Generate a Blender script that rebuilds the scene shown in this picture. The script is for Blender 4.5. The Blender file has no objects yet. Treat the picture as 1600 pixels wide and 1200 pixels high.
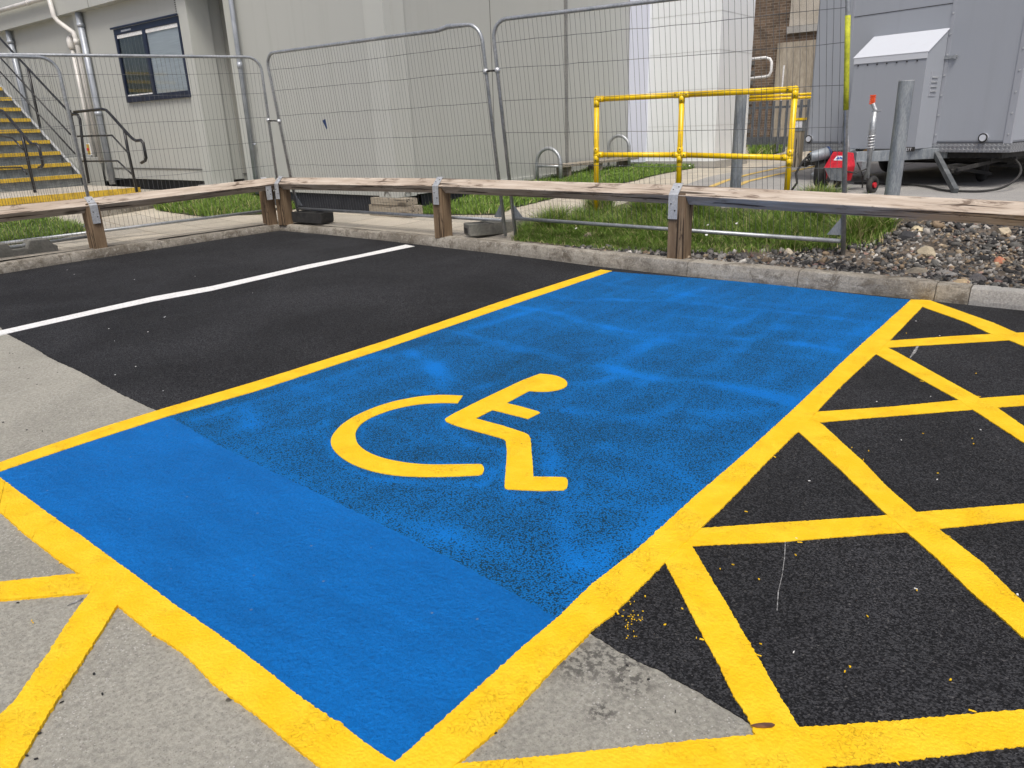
import bpy, bmesh, math, random
import numpy as np
from mathutils import Vector, Matrix, noise as mnoise
from mathutils.geometry import tessellate_polygon, delaunay_2d_cdt

random.seed(7)
RNG = np.random.default_rng(7)
S = bpy.context.scene
COL = S.collection

# ------------------------------------------------------------------ camera
CZ = 1.27                      # phone held at 1.27 m above the tarmac
FPX = 1168.0                   # focal length in pixels of a 1600 px wide frame
CM = np.array([[0.78476347, -0.17838903, 0.59356857],
               [0.61894241, 0.27578512, -0.73542699],
               [-0.03250527, 0.944521, 0.32683863]])
cam_d = bpy.data.cameras.new('camera')
cam = bpy.data.objects.new('camera', cam_d)
COL.objects.link(cam)
cam_d.sensor_fit = 'HORIZONTAL'
cam_d.sensor_width = 36.0
cam_d.lens = FPX / 1600 * 36
cam_d.clip_start = 0.05
cam_d.clip_end = 500
m4 = Matrix.Identity(4)
for i in range(3):
    for j in range(3):
        m4[i][j] = CM[i, j]
m4[2][3] = CZ
cam.matrix_world = m4
S.camera = cam

# ------------------------------------------------------------------ light
SUN_EL, SUN_AZ = math.radians(60), math.radians(140)     # azimuth clockwise from +Y
w = bpy.data.worlds.new("World")
S.world = w
w.use_nodes = True
nt = w.node_tree
nt.nodes.clear()
sky = nt.nodes.new('ShaderNodeTexSky')
sky.sky_type = 'NISHITA'
sky.sun_disc = False
sky.sun_elevation = SUN_EL
sky.sun_rotation = SUN_AZ
sky.air_density = 0.55
sky.dust_density = 4.5
sky.ozone_density = 0.6
bg = nt.nodes.new('ShaderNodeBackground')
bg.inputs[1].default_value = 0.142
wo = nt.nodes.new('ShaderNodeOutputWorld')
nt.links.new(sky.outputs[0], bg.inputs[0])
nt.links.new(bg.outputs[0], wo.inputs[0])
sd = bpy.data.lights.new('sun', 'SUN')
sd.energy = 2.15
sd.angle = math.radians(20)
sd.color = (1.0, 0.98, 0.92)
sun = bpy.data.objects.new('sun', sd)
COL.objects.link(sun)
sv = Vector((math.sin(SUN_AZ) * math.cos(SUN_EL), math.cos(SUN_AZ) * math.cos(SUN_EL), math.sin(SUN_EL)))
sun.rotation_euler = sv.to_track_quat('Z', 'Y').to_euler()
S.view_settings.view_transform = 'Standard'
S.view_settings.look = 'None'
S.view_settings.exposure = 0.0
S.view_settings.gamma = 1.0

# ------------------------------------------------------------------ measuring helpers
def ray(x, y):
    return CM @ np.array([x - 800., -(y - 600.), -FPX])

def spot(x, y, z=0.0):
    """world point, on the level z, of a point measured in the photograph"""
    d = ray(x, y)
    t = (z - CZ) / d[2]
    return Vector((d[0] * t, d[1] * t, z))

def sm(t):
    t = np.clip(t, 0, 1)
    return t * t * (3 - 2 * t)

def tz(x, y):
    """height of the made ground behind the kerb"""
    x = np.asarray(x, float); y = np.asarray(y, float)
    s = y - 6.3
    rx = sm((x + 6.8) / 2.4)
    a = np.maximum(rx * sm(s / 1.15), sm(s / 6.0))
    a = np.where(s > 0, a, 0)
    b = 0.9 * sm((-9.3 - x) / 4.5)
    return 0.10 + 0.29 * np.maximum(a, b)

def gnd(x, y):
    """world point on the made ground"""
    z = 0.12
    for _ in range(60):
        p = spot(x, y, z)
        z = 0.6 * z + 0.4 * float(tz(p.x, p.y))
    p = spot(x, y, z)
    return p

def vplane(x, y, axis, val):
    """point of a vertical wall plane X=val or Y=val"""
    d = ray(x, y)
    t = val / d[0 if axis == 'X' else 1]
    return Vector((d[0] * t, d[1] * t, CZ + d[2] * t))

# ------------------------------------------------------------------ materials
def new_mat(name):
    m = bpy.data.materials.new(name)
    m.use_nodes = True
    n = m.node_tree
    return m, n, n.nodes['Principled BSDF']

def N(n, typ, **kw):
    o = n.nodes.new(typ)
    for k, v in kw.items():
        setattr(o, k, v)
    return o

def coords(n, scale=(1, 1, 1)):
    tc = N(n, 'ShaderNodeTexCoord')
    mp = N(n, 'ShaderNodeMapping')
    mp.inputs['Scale'].default_value = scale
    n.links.new(tc.outputs['Object'], mp.inputs['Vector'])
    return mp.outputs[0]

def noise(n, v, scale, detail=4, rough=.55, dist=0):
    o = N(n, 'ShaderNodeTexNoise')
    o.inputs['Scale'].default_value = scale
    o.inputs['Detail'].default_value = detail
    o.inputs['Roughness'].default_value = rough
    o.inputs['Distortion'].default_value = dist
    n.links.new(v, o.inputs['Vector'])
    return o.outputs[0]

def voro(n, v, scale, feature='F1', out='Distance', rand=1.0):
    o = N(n, 'ShaderNodeTexVoronoi', feature=feature)
    o.inputs['Scale'].default_value = scale
    o.inputs['Randomness'].default_value = rand
    n.links.new(v, o.inputs['Vector'])
    return o.outputs[out]

def ramp(n, f, a, b, lo=0.0, hi=1.0):
    o = N(n, 'ShaderNodeMapRange', interpolation_type='SMOOTHSTEP')
    o.inputs['From Min'].default_value = a
    o.inputs['From Max'].default_value = b
    o.inputs['To Min'].default_value = lo
    o.inputs['To Max'].default_value = hi
    n.links.new(f, o.inputs['Value'])
    return o.outputs[0]

def math_(n, op, a, b=None):
    o = N(n, 'ShaderNodeMath', operation=op)
    for i, q in enumerate((a, b)):
        if q is None: continue
        if isinstance(q, (int, float)): o.inputs[i].default_value = q
        else: n.links.new(q, o.inputs[i])
    return o.outputs[0]

def mix(n, f, a, b, mode='MIX'):
    o = N(n, 'ShaderNodeMix', data_type='RGBA', blend_type=mode)
    if isinstance(f, (int, float)): o.inputs[0].default_value = f
    else: n.links.new(f, o.inputs[0])
    for i, q in ((6, a), (7, b)):
        if isinstance(q, tuple): o.inputs[i].default_value = (*q[:3], 1)
        else: n.links.new(q, o.inputs[i])
    return o.outputs[2]

def bump(n, bs, h, strength=.4, dist=.01, prev=None):
    o = N(n, 'ShaderNodeBump')
    o.inputs['Strength'].default_value = strength
    o.inputs['Distance'].default_value = dist
    n.links.new(h, o.inputs['Height'])
    if prev is not None: n.links.new(prev, o.inputs['Normal'])
    n.links.new(o.outputs[0], bs.inputs['Normal'])
    return o.outputs[0]

def setc(n, bs, c, rough=.7, metal=0.0, spec=.5):
    if isinstance(c, tuple): bs.inputs['Base Color'].default_value = (*c, 1)
    else: n.links.new(c, bs.inputs['Base Color'])
    bs.inputs['Roughness'].default_value = rough
    bs.inputs['Metallic'].default_value = metal
    bs.inputs['Specular IOR Level'].default_value = spec

def worn(name, c1, c2, scale=3, rough=.6, metal=0.0, fine=40, bmp=.15, bd=.002, stretch=(1, 1, 1), dirt=None, dirt_amt=.5, spec=.5):
    """two-tone surface with fine speckle, optional dirt blotches"""
    m, n, bs = new_mat(name)
    v = coords(n, stretch)
    a = ramp(n, noise(n, v, scale, 6, .6), .35, .65)
    c = mix(n, a, c1, c2)
    f = ramp(n, noise(n, v, fine, 3), .3, .7, .85, 1.12)
    hs = N(n, 'ShaderNodeHueSaturation')
    n.links.new(c, hs.inputs['Color']); n.links.new(f, hs.inputs['Value'])
    c = hs.outputs[0]
    if dirt:
        d = ramp(n, noise(n, v, scale * 2.3, 8, .7, .6), .52, .75, 0, dirt_amt)
        c = mix(n, d, c, dirt)
    setc(n, bs, c, rough, metal, spec)
    if bmp: bump(n, bs, noise(n, v, fine * 1.3, 4), bmp, bd)
    return m

def clad(name, c, grime):
    """coated sheet: almost even, faint vertical water marks and grime specks"""
    m, n, bs = new_mat(name)
    v = coords(n, (6, 6, .25))
    st_ = ramp(n, noise(n, v, 1.4, 5, .6), .5, .85, 0, .45)
    v1 = coords(n)
    k = mix(n, st_, c, grime)
    k = mix(n, ramp(n, noise(n, v1, 22, 5, .7), .66, .78, 0, .35), k, grime)
    k = mix(n, ramp(n, noise(n, v1, .35, 2), .35, .65, 0, .25), k, tuple(q * .93 for q in c))
    setc(n, bs, k, .5, 0, .35)
    bump(n, bs, noise(n, coords(n, (1, 1, 1)), .9, 2), .12, .02)
    return m

def asphalt_mat():
    m, n, bs = new_mat('new_asphalt')
    v = coords(n)
    g = voro(n, v, 210, out='Color')
    sep = N(n, 'ShaderNodeSeparateColor'); n.links.new(g, sep.inputs[0])
    tone = ramp(n, sep.outputs[0], .2, 1.0, 0, 1)
    c = mix(n, tone, (.008, .0085, .0098), (.050, .051, .055))
    sp = ramp(n, sep.outputs[1], .975, .99)
    c = mix(n, math_(n, 'MULTIPLY', sp, .45), c, (.14, .135, .13))
    big = ramp(n, noise(n, v, .9, 7, .62, .4), .3, .72, .72, 1.4)
    hs = N(n, 'ShaderNodeHueSaturation'); n.links.new(c, hs.inputs['Color']); n.links.new(big, hs.inputs['Value'])
    c = hs.outputs[0]
    v2 = coords(n, (1.2, 5, 1))
    sc = ramp(n, noise(n, v2, 3.2, 9, .75, .8), .62, .80, 0, .30)
    c = mix(n, sc, c, (.115, .11, .105))
    setc(n, bs, c, .8, 0, .22)
    h = math_(n, 'ADD', voro(n, v, 185), math_(n, 'MULTIPLY', noise(n, v, 45, 3), .6))
    b1 = bump(n, bs, h, .9, .006)
    return m

def blue_rough_mat():
    m, n, bs = new_mat('blue_paint_on_asphalt')
    v = coords(n)
    at = N(n, 'ShaderNodeAttribute', attribute_name='coverage')
    cov = at.outputs['Fac']
    vd = voro(n, v, 175)
    fine = noise(n, v, 260, 3, .7)
    pits = math_(n, 'ADD', math_(n, 'MULTIPLY', vd, .75), math_(n, 'MULTIPLY', fine, .55))
    mid = noise(n, v, 7, 6, .65)
    # threshold shifts with the paint coverage
    th = math_(n, 'ADD', math_(n, 'ADD', math_(n, 'MULTIPLY', cov, .30), .215), math_(n, 'ADD', math_(n, 'MULTIPLY', mid, .14), math_(n, 'MULTIPLY', noise(n, v, 34, 4, .7), .22)))
    d = math_(n, 'SUBTRACT', pits, th)
    hole = ramp(n, d, .14, .30)
    c0 = mix(n, ramp(n, cov, 0, 1), (.004, .150, .445), (.002, .178, .60))
    c = mix(n, hole, c0, (.005, .042, .085))
    big = ramp(n, noise(n, v, 1.6, 5, .6), .3, .7, .92, 1.07)
    hs = N(n, 'ShaderNodeHueSaturation'); n.links.new(c, hs.inputs['Color']); n.links.new(big, hs.inputs['Value'])
    setc(n, bs, hs.outputs[0], .65, 0, .15)
    h = math_(n, 'SUBTRACT', 1.0, pits)
    bump(n, bs, h, .8, .006)
    return m

def blue_smooth_mat():
    m, n, bs = new_mat('blue_paint_on_concrete')
    v = coords(n)
    c = mix(n, ramp(n, noise(n, v, 2.2, 6, .6), .3, .7), (.0004, .143, .475), (.0008, .165, .55))
    lt = ramp(n, noise(n, v, 26, 6, .75), .66, .8, 0, .35)
    c = mix(n, lt, c, (.015, .20, .60))
    sp = N(n, 'ShaderNodeSeparateColor'); n.links.new(voro(n, v, 38, out='Color'), sp.inputs[0])
    ds = math_(n, 'MULTIPLY', ramp(n, sp.outputs[1], .975, .98), ramp(n, voro(n, v, 38), .18, .12))
    c = mix(n, math_(n, 'MULTIPLY', ds, .5), c, (.25, .28, .3))
    # scuffed patches where the grit of the slab shows through, and roller lap marks
    scf = math_(n, 'MULTIPLY', ramp(n, noise(n, v, 120, 4, .8), .60, .70), ramp(n, noise(n, v, 5, 4, .6), .58, .70))
    c = mix(n, math_(n, 'MULTIPLY', scf, .55), c, (.03, .30, .70))
    lap = ramp(n, noise(n, coords(n, (.7, 3.2, 1)), 2.4, 3, .5, .5), .35, .65, .94, 1.05)
    hl = N(n, 'ShaderNodeHueSaturation'); n.links.new(c, hl.inputs['Color']); n.links.new(lap, hl.inputs['Value'])
    gr = ramp(n, noise(n, v, 95, 5, .8), .32, .68, .86, 1.12)
    hg = N(n, 'ShaderNodeHueSaturation'); n.links.new(hl.outputs[0], hg.inputs['Color']); n.links.new(gr, hg.inputs['Value'])
    setc(n, bs, hg.outputs[0], .55, 0, .18)
    h = math_(n, 'ADD', noise(n, v, 80, 5, .75), math_(n, 'MULTIPLY', noise(n, v, 22, 4), 1.4))
    bump(n, bs, h, 1.0, .010)
    return m

def yellow_mat():
    m, n, bs = new_mat('yellow_line_paint')
    v = coords(n)
    c = mix(n, ramp(n, noise(n, v, 9, 7, .65), .35, .7), (.90, .535, .010), (.94, .61, .025))
    o = ramp(n, noise(n, v, 30, 7, .8, .5), .6, .78, 0, .55)
    c = mix(n, o, c, (.78, .36, .006))
    # wrinkles in the poured paint, crease shade put into the colour
    v2 = coords(n, (1, 1.0, 1))
    cr = ramp(n, noise(n, v2, 34, 3, .5, 2.2), .480, .5, 0, 1)
    cr2 = ramp(n, noise(n, v2, 34, 3, .5, 2.2), .5, .520, 1, 0)
    keep = ramp(n, noise(n, v, 7, 4, .6), .50, .60)
    cre = math_(n, 'MULTIPLY', math_(n, 'MULTIPLY', cr, cr2), keep)
    c = mix(n, math_(n, 'MULTIPLY', cre, .42), c, (.62, .33, .01))
    c = mix(n, ramp(n, noise(n, v, 150, 4, .8), .60, .74, 0, .22), c, (.72, .38, .008))
    sp = N(n, 'ShaderNodeSeparateColor'); n.links.new(voro(n, v, 30, out='Color'), sp.inputs[0])
    ds = math_(n, 'MULTIPLY', ramp(n, sp.outputs[1], .985, .99), ramp(n, voro(n, v, 30), .12, .07))
    c = mix(n, math_(n, 'MULTIPLY', ds, .8), c, (.10, .06, .02))
    setc(n, bs, c, .6, 0, .25)
    h = math_(n, 'ADD', noise(n, v, 70, 5, .75), math_(n, 'MULTIPLY', voro(n, v, 110), .5))
    h = math_(n, 'SUBTRACT', h, math_(n, 'MULTIPLY', cre, .8))
    bump(n, bs, h, .7, .0045)
    return m

def concrete_mat(name, c1, c2, speck=True, spots=None, joints=None, mott=False):
    m, n, bs = new_mat(name)
    v = coords(n)
    c = mix(n, ramp(n, noise(n, v, 1.1, 8, .62, .3), .3, .7), c1, c2)
    g = ramp(n, noise(n, v, 75, 6, .8), .3, .7, .70, 1.22)
    hs = N(n, 'ShaderNodeHueSaturation'); n.links.new(c, hs.inputs['Color']); n.links.new(g, hs.inputs['Value'])
    c = hs.outputs[0]
    c = mix(n, ramp(n, noise(n, v, 4.5, 8, .72, .8), .56, .76, 0, .35), c, tuple(q * .55 for q in c1))
    if mott:
        c = mix(n, ramp(n, noise(n, v, 9, 8, .75, .5), .47, .62, 0, .75), c, (.12, .10, .075))
        c = mix(n, ramp(n, noise(n, v, 26, 6, .7, .3), .54, .66, 0, .6), c, (.50, .475, .42))
    if speck:
        sp = N(n, 'ShaderNodeSeparateColor'); vc = voro(n, v, 150, out='Color'); n.links.new(vc, sp.inputs[0])
        vd = voro(n, v, 150)
        inside = ramp(n, vd, .42, .22)
        zone = ramp(n, noise(n, v, 2.6, 4), .42, .62)
        wht = math_(n, 'MULTIPLY', math_(n, 'MULTIPLY', ramp(n, sp.outputs[0], .74, .78), inside), zone)
        c = mix(n, math_(n, 'MULTIPLY', wht, .8), c, (.66, .64, .60))
        drk = math_(n, 'MULTIPLY', ramp(n, sp.outputs[1], .80, .86), inside)
        c = mix(n, math_(n, 'MULTIPLY', drk, .5), c, (.13, .12, .11))
        sp2 = N(n, 'ShaderNodeSeparateColor'); n.links.new(voro(n, v, 16, out='Color'), sp2.inputs[0])
        bl = math_(n, 'MULTIPLY', ramp(n, sp2.outputs[1], .955, .96), ramp(n, voro(n, v, 16), .17, .10))
        c = mix(n, math_(n, 'MULTIPLY', bl, .85), c, (.045, .042, .04))
        v3 = coords(n, (8, .35, 1))
        scr = ramp(n, noise(n, v3, 3.0, 3, .5), .66, .72, 0, .22)
        c = mix(n, scr, c, (.55, .53, .50))
    if spots:      # oil / tar spatter at a measured place: (x, y, radius)
        for (sx, sy, sr) in spots:
            tc = N(n, 'ShaderNodeTexCoord'); vm = N(n, 'ShaderNodeVectorMath', operation='DISTANCE')
            n.links.new(tc.outputs['Object'], vm.inputs[0]); vm.inputs[1].default_value = (sx, sy, 0)
            near = ramp(n, vm.outputs['Value'], sr, sr * .2)
            blot = ramp(n, noise(n, v, 46, 5, .75), .47, .56)
            c = mix(n, math_(n, 'MULTIPLY', math_(n, 'MULTIPLY', near, blot), .75), c, (.07, .065, .06))
    if joints:
        bx, by, wd, off = joints
        br = N(n, 'ShaderNodeTexBrick')
        br.offset = off
        br.inputs['Scale'].default_value = 1
        br.inputs['Brick Width'].default_value = bx
        br.inputs['Row Height'].default_value = by
        br.inputs['Mortar Size'].default_value = wd
        br.inputs['Mortar Smooth'].default_value = .3
        br.inputs['Color1'].default_value = (.9, .9, .9, 1)
        br.inputs['Color2'].default_value = (1.08, 1.06, 1.03, 1)
        br.inputs['Mortar'].default_value = (.45, .42, .38, 1)
        n.links.new(v, br.inputs['Vector'])
        c = mix(n, 1.0, c, br.outputs[0], 'MULTIPLY')
    setc(n, bs, c, .85, 0, .3)
    h = math_(n, 'ADD', noise(n, v, 90, 5, .8), math_(n, 'MULTIPLY', noise(n, v, 18, 4), .7))
    bump(n, bs, h, .9, .008)
    return m

def wood_mat(name, pale, mid, dark, knots=True):
    m, n, bs = new_mat(name)
    v = coords(n, (1, 14, 14))
    g = noise(n, v, 2.0, 8, .68, .5)
    c = mix(n, ramp(n, g, .35, .68), mid, pale)
    v1 = coords(n, (1, 5, 5))
    c = mix(n, ramp(n, noise(n, v1, 1.1, 6, .6, .6), .44, .66, 0, .85), c, mid)
    c = mix(n, ramp(n, noise(n, v1, 2.6, 8, .72, 1.0), .53, .66, 0, .85), c, dark)
    v2 = coords(n, (.8, 30, 30))
    crk = ramp(n, noise(n, v2, 1.4, 3, .4, .3), .615, .64, 0, .9)
    c = mix(n, crk, c, tuple(q * .35 for q in dark))
    if knots:
        v3 = coords(n, (3.2, 9, 9))
        sp = N(n, 'ShaderNodeSeparateColor'); n.links.new(voro(n, v3, 1.0, out='Color'), sp.inputs[0])
        k = math_(n, 'MULTIPLY', ramp(n, sp.outputs[0], .70, .72), ramp(n, voro(n, v3, 1.0), .42, .18))
        c = mix(n, math_(n, 'MULTIPLY', k, .8), c, tuple(q * .6 for q in dark))
    setc(n, bs, c, .85, 0, .25)
    h = math_(n, 'SUBTRACT', g, math_(n, 'MULTIPLY', crk, 1.5))
    bump(n, bs, h, .5, .006)
    return m

def brick_mat():
    m, n, bs = new_mat('brown_brickwork')
    tc = N(n, 'ShaderNodeTexCoord')
    sx = N(n, 'ShaderNodeSeparateXYZ'); n.links.new(tc.outputs['Object'], sx.inputs[0])
    cb = N(n, 'ShaderNodeCombineXYZ'); n.links.new(sx.outputs[0], cb.inputs[0]); n.links.new(sx.outputs[2], cb.inputs[1])
    br = N(n, 'ShaderNodeTexBrick')
    br.inputs['Scale'].default_value = 1
    br.inputs['Brick Width'].default_value = .225
    br.inputs['Row Height'].default_value = .075
    br.inputs['Mortar Size'].default_value = .008
    br.inputs['Color1'].default_value = (.115, .082, .058, 1)
    br.inputs['Color2'].default_value = (.20, .140, .098, 1)
    br.inputs['Mortar'].default_value = (.26, .225, .18, 1)
    n.links.new(cb.outputs[0], br.inputs['Vector'])
    c = mix(n, ramp(n, noise(n, tc.outputs['Object'], 3, 6), .4, .7, 0, .5), br.outputs[0], (.05, .04, .032))
    setc(n, bs, c, .9, 0, .2)
    bump(n, bs, br.outputs['Fac'], -.5, .006)
    return m

def treadplate_mat():
    m, n, bs = new_mat('treadplate')
    tc = N(n, 'ShaderNodeTexCoord'); mp = N(n, 'ShaderNodeMapping')
    mp.inputs['Rotation'].default_value = (0, math.radians(45), 0)
    n.links.new(tc.outputs['Object'], mp.inputs[0])
    ck = N(n, 'ShaderNodeTexChecker'); ck.inputs['Scale'].default_value = 30
    n.links.new(mp.outputs[0], ck.inputs[0])
    c = mix(n, noise(n, mp.outputs[0], 6, 5), (.22, .23, .25), (.34, .35, .37))
    c = mix(n, math_(n, 'MULTIPLY', ck.outputs['Fac'], .5), c, (.50, .52, .54))
    setc(n, bs, c, .4, .6)
    bump(n, bs, ck.outputs['Fac'], .6, .004)
    return m

M = {}
M['asphalt'] = asphalt_mat()
M['blue_rough'] = blue_rough_mat()
M['blue_smooth'] = blue_smooth_mat()
M['yellow'] = yellow_mat()
_sp = spot(905, 1030)
M['concrete'] = concrete_mat('old_concrete', (.325, .315, .27), (.425, .41, .352), spots=[(_sp.x, _sp.y, .13), (spot(975, 1015).x, spot(975, 1015).y, .12), (spot(985, 1060).x, spot(985, 1060).y, .09), (spot(940, 1110).x, spot(940, 1110).y, .06)])
M['kerb'] = concrete_mat('kerb_concrete', (.17, .15, .12), (.42, .39, .33), speck=False, mott=True)
M['kerb_new'] = concrete_mat('kerb_concrete_pale', (.36, .35, .33), (.45, .44, .41), speck=False)
M['slabs'] = concrete_mat('paving_slabs', (.46, .42, .345), (.55, .51, .43), speck=False, joints=(.9, .6, .008, .5))
M['slabs_plain'] = concrete_mat('landing_slab', (.44, .40, .33), (.54, .50, .43), speck=False)
M['yard'] = concrete_mat('yard_concrete', (.34, .335, .32), (.42, .41, .39), speck=False, joints=(3.0, 3.0, .012, 0))
M['soil'] = worn('stony_soil', (.075, .06, .045), (.16, .13, .10), 5, .95, fine=60, bmp=.8, bd=.02, dirt=(.30, .24, .20), dirt_amt=.55)
M['turf_soil'] = worn('turf_soil', (.045, .06, .02), (.07, .085, .03), 8, .95, fine=60, bmp=.8, bd=.02)
M['white_line'] = worn('white_line_paint', (.78, .78, .76), (.84, .84, .82), 8, .6, fine=60, bmp=.3, bd=.004)
M['wood'] = wood_mat('weathered_timber', (.64, .565, .475), (.44, .36, .285), (.15, .108, .08))
M['wood_post'] = wood_mat('brown_post_timber', (.29, .21, .13), (.17, .115, .070), (.07, .046, .03))  # posts in a darker brown than the rails
M['sleeper'] = wood_mat('grey_sleeper', (.42, .38, .31), (.30, .26, .20), (.12, .10, .08))
M['galv'] = worn('galvanised_steel', (.36, .385, .40), (.48, .50, .515), 6, .42, .6, fine=50, bmp=.05, dirt=(.20, .20, .20), dirt_amt=.35)
M['galv_pale'] = worn('galvanised_bracket', (.50, .52, .54), (.60, .62, .63), 9, .45, .45, fine=60, bmp=.05, dirt=(.30, .30, .30), dirt_amt=.4)
M['galv_dull'] = worn('dull_galvanised', (.24, .27, .30), (.34, .37, .39), 5, .55, .4, fine=40, bmp=.1, dirt=(.48, .50, .50), dirt_amt=.6, stretch=(4, 4, .8))
M['wire'] = worn('fence_wire', (.09, .097, .103), (.17, .18, .187), 6, .5, .5, bmp=0)
M['cream'] = clad('grey_cladding', (.455, .466, .435), (.36, .365, .33))
M['cream_trim'] = clad('grey_cladding_trim', (.50, .513, .478), (.41, .415, .37))
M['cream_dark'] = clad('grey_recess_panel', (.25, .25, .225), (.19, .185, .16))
M['white_clad'] = clad('white_cladding', (.86, .89, .90), (.80, .82, .80))
M['lilac_trim'] = clad('pale_lilac_trim', (.72, .75, .86), (.64, .66, .76))
M['strip_grey'] = worn('grey_joint_strip', (.20, .20, .19), (.25, .25, .235), 2, .6, bmp=0)
M['seam'] = worn('dark_seam', (.10, .10, .095), (.13, .13, .12), 2, .7, bmp=0)
M['black_board'] = worn('black_skirting', (.012, .014, .020), (.022, .025, .032), 4, .7, bmp=.2)
M['pvc'] = worn('cream_pvc', (.60, .585, .55), (.66, .645, .61), 3, .4, fine=4, bmp=0)
M['pipe_grey'] = worn('grey_downpipe', (.34, .375, .42), (.42, .45, .49), 3, .4, .2, fine=4, bmp=0)
M['frame_blue'] = worn('navy_window_frame', (.008, .014, .035), (.014, .022, .05), 5, .35, bmp=0)
M['blind'] = worn('window_blind', (.58, .61, .66), (.68, .71, .76), 2, .7, bmp=0, stretch=(1, 1, 40))
M['white'] = worn('white_plastic', (.78, .78, .77), (.82, .82, .81), 4, .4, bmp=0)
M['black_paint'] = worn('black_painted_steel', (.012, .012, .014), (.022, .022, .024), 6, .35, .0, bmp=.05)
M['rubber'] = worn('black_rubber', (.022, .022, .022), (.040, .039, .036), 8, .8, fine=50, bmp=.4, dirt=(.10, .09, .075), dirt_amt=.35)
M['grey_block'] = worn('grey_recycled_plastic', (.14, .14, .12), (.20, .195, .17), 8, .85, fine=50, bmp=.4, dirt=(.28, .26, .22), dirt_amt=.6)
M['step_grey'] = worn('steel_step', (.16, .18, .18), (.24, .26, .255), 8, .6, .2, dirt=(.08, .07, .06), dirt_amt=.6)
M['step_yellow'] = worn('yellow_nosing', (.52, .34, .03), (.68, .46, .045), 6, .7, fine=30, bmp=.2, dirt=(.22, .15, .05), dirt_amt=.5)
M['rail_yellow'] = worn('yellow_powder_coat', (.86, .56, .004), (.92, .62, .008), 5, .3, fine=8, bmp=.03)
M['lime'] = worn('lime_marker_paint', (.40, .43, .02), (.56, .58, .035), 22, .7, dirt=(.20, .22, .12), dirt_amt=.9, bmp=.1)
M['trailer'] = clad('trailer_panel', (.355, .38, .42), (.28, .295, .32))
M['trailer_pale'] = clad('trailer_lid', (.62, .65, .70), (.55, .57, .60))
M['trailer_trim'] = clad('trailer_trim', (.36, .38, .42), (.26, .27, .29))
M['treadplate'] = treadplate_mat()
M['chassis'] = worn('dark_chassis', (.02, .02, .02), (.045, .043, .04), 8, .7, .2, dirt=(.09, .08, .07))
M['leg_grey'] = worn('dull_grey_steel', (.10, .11, .115), (.17, .18, .185), 6, .6, .3, bmp=.1)
M['red'] = worn('red_plastic', (.50, .014, .028), (.60, .030, .042), 5, .35, bmp=0)
M['orange'] = worn('orange_grip', (.85, .09, .02), (.9, .12, .03), 5, .4, bmp=0)
M['navy'] = worn('navy_plastic', (.01, .03, .10), (.02, .05, .14), 5, .4, bmp=0)
M['label_white'] = worn('label_white', (.75, .76, .80), (.8, .8, .84), 5, .5, bmp=0)
M['label_blue'] = worn('label_blue', (.05, .11, .38), (.07, .14, .45), 5, .5, bmp=0)
M['tan'] = worn('tan_strap', (.42, .24, .08), (.50, .30, .12), 5, .6, bmp=0)
M['brick'] = brick_mat()
M['render'] = worn('stained_render', (.30, .26, .20), (.42, .375, .30), 1.2, .9, fine=20, bmp=.3, dirt=(.10, .085, .06), dirt_amt=.8, stretch=(2.2, 2.2, .35))
M['palisade'] = worn('dark_palisade', (.12, .135, .155), (.17, .185, .20), 5, .5, .3, bmp=0)
M['daisy'] = worn('daisy_petals', (.8, .8, .78), (.85, .85, .8), 5, .6, bmp=0)
M['leaf_brown'] = worn('dead_leaf', (.10, .045, .03), (.18, .09, .055), 30, .7, bmp=.3)

def glass_mat():
    m, n, bs = new_mat('window_glass')
    setc(n, bs, (.9, .95, .95), .03, 0)
    bs.inputs['Transmission Weight'].default_value = 1
    bs.inputs['IOR'].default_value = 1.35
    return m
M['glass'] = glass_mat()
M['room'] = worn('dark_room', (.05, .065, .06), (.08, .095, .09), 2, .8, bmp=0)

def attr_mat(name, rough, bmp=.5, bscale=60, translucent=0.0):
    m, n, bs = new_mat(name)
    at = N(n, 'ShaderNodeAttribute', attribute_name='tone')
    v = coords(n)
    f = ramp(n, noise(n, v, bscale, 4), .3, .7, .8, 1.2)
    hs = N(n, 'ShaderNodeHueSaturation'); n.links.new(at.outputs['Color'], hs.inputs['Color']); n.links.new(f, hs.inputs['Value'])
    setc(n, bs, hs.outputs[0], rough, 0, .3)
    if bmp: bump(n, bs, noise(n, v, bscale, 4), bmp, .004)
    return m
M['stone'] = attr_mat('broken_stone', .85)
M['grass'] = attr_mat('grass_blades', .55, 0)

# ------------------------------------------------------------------ mesh builder
WORLD = {}      # object -> world location of its origin

def tag(o, label=None, cat=None, group=None, kind=None):
    if label: o['label'] = label
    if cat: o['category'] = cat
    if group: o['group'] = group
    if kind: o['kind'] = kind
    return o

def thing(name, loc, label, cat, group=None, rz=0.0):
    o = bpy.data.objects.new(name, None)
    o.empty_display_size = .1
    COL.objects.link(o)
    o.location = loc
    o.rotation_euler = (0, 0, rz)
    WORLD[o] = Vector((0, 0, 0)) if rz else Vector(loc)
    return tag(o, label, cat, group)

def frame_of(a, b, up=(0, 0, 1)):
    x = (Vector(b) - Vector(a)).normalized()
    upv = Vector(up)
    if abs(x.dot(upv)) > .95: upv = Vector((0, 1, 0))
    y = upv.cross(x).normalized()
    z = x.cross(y)
    return Matrix((x, y, z)).transposed()

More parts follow.
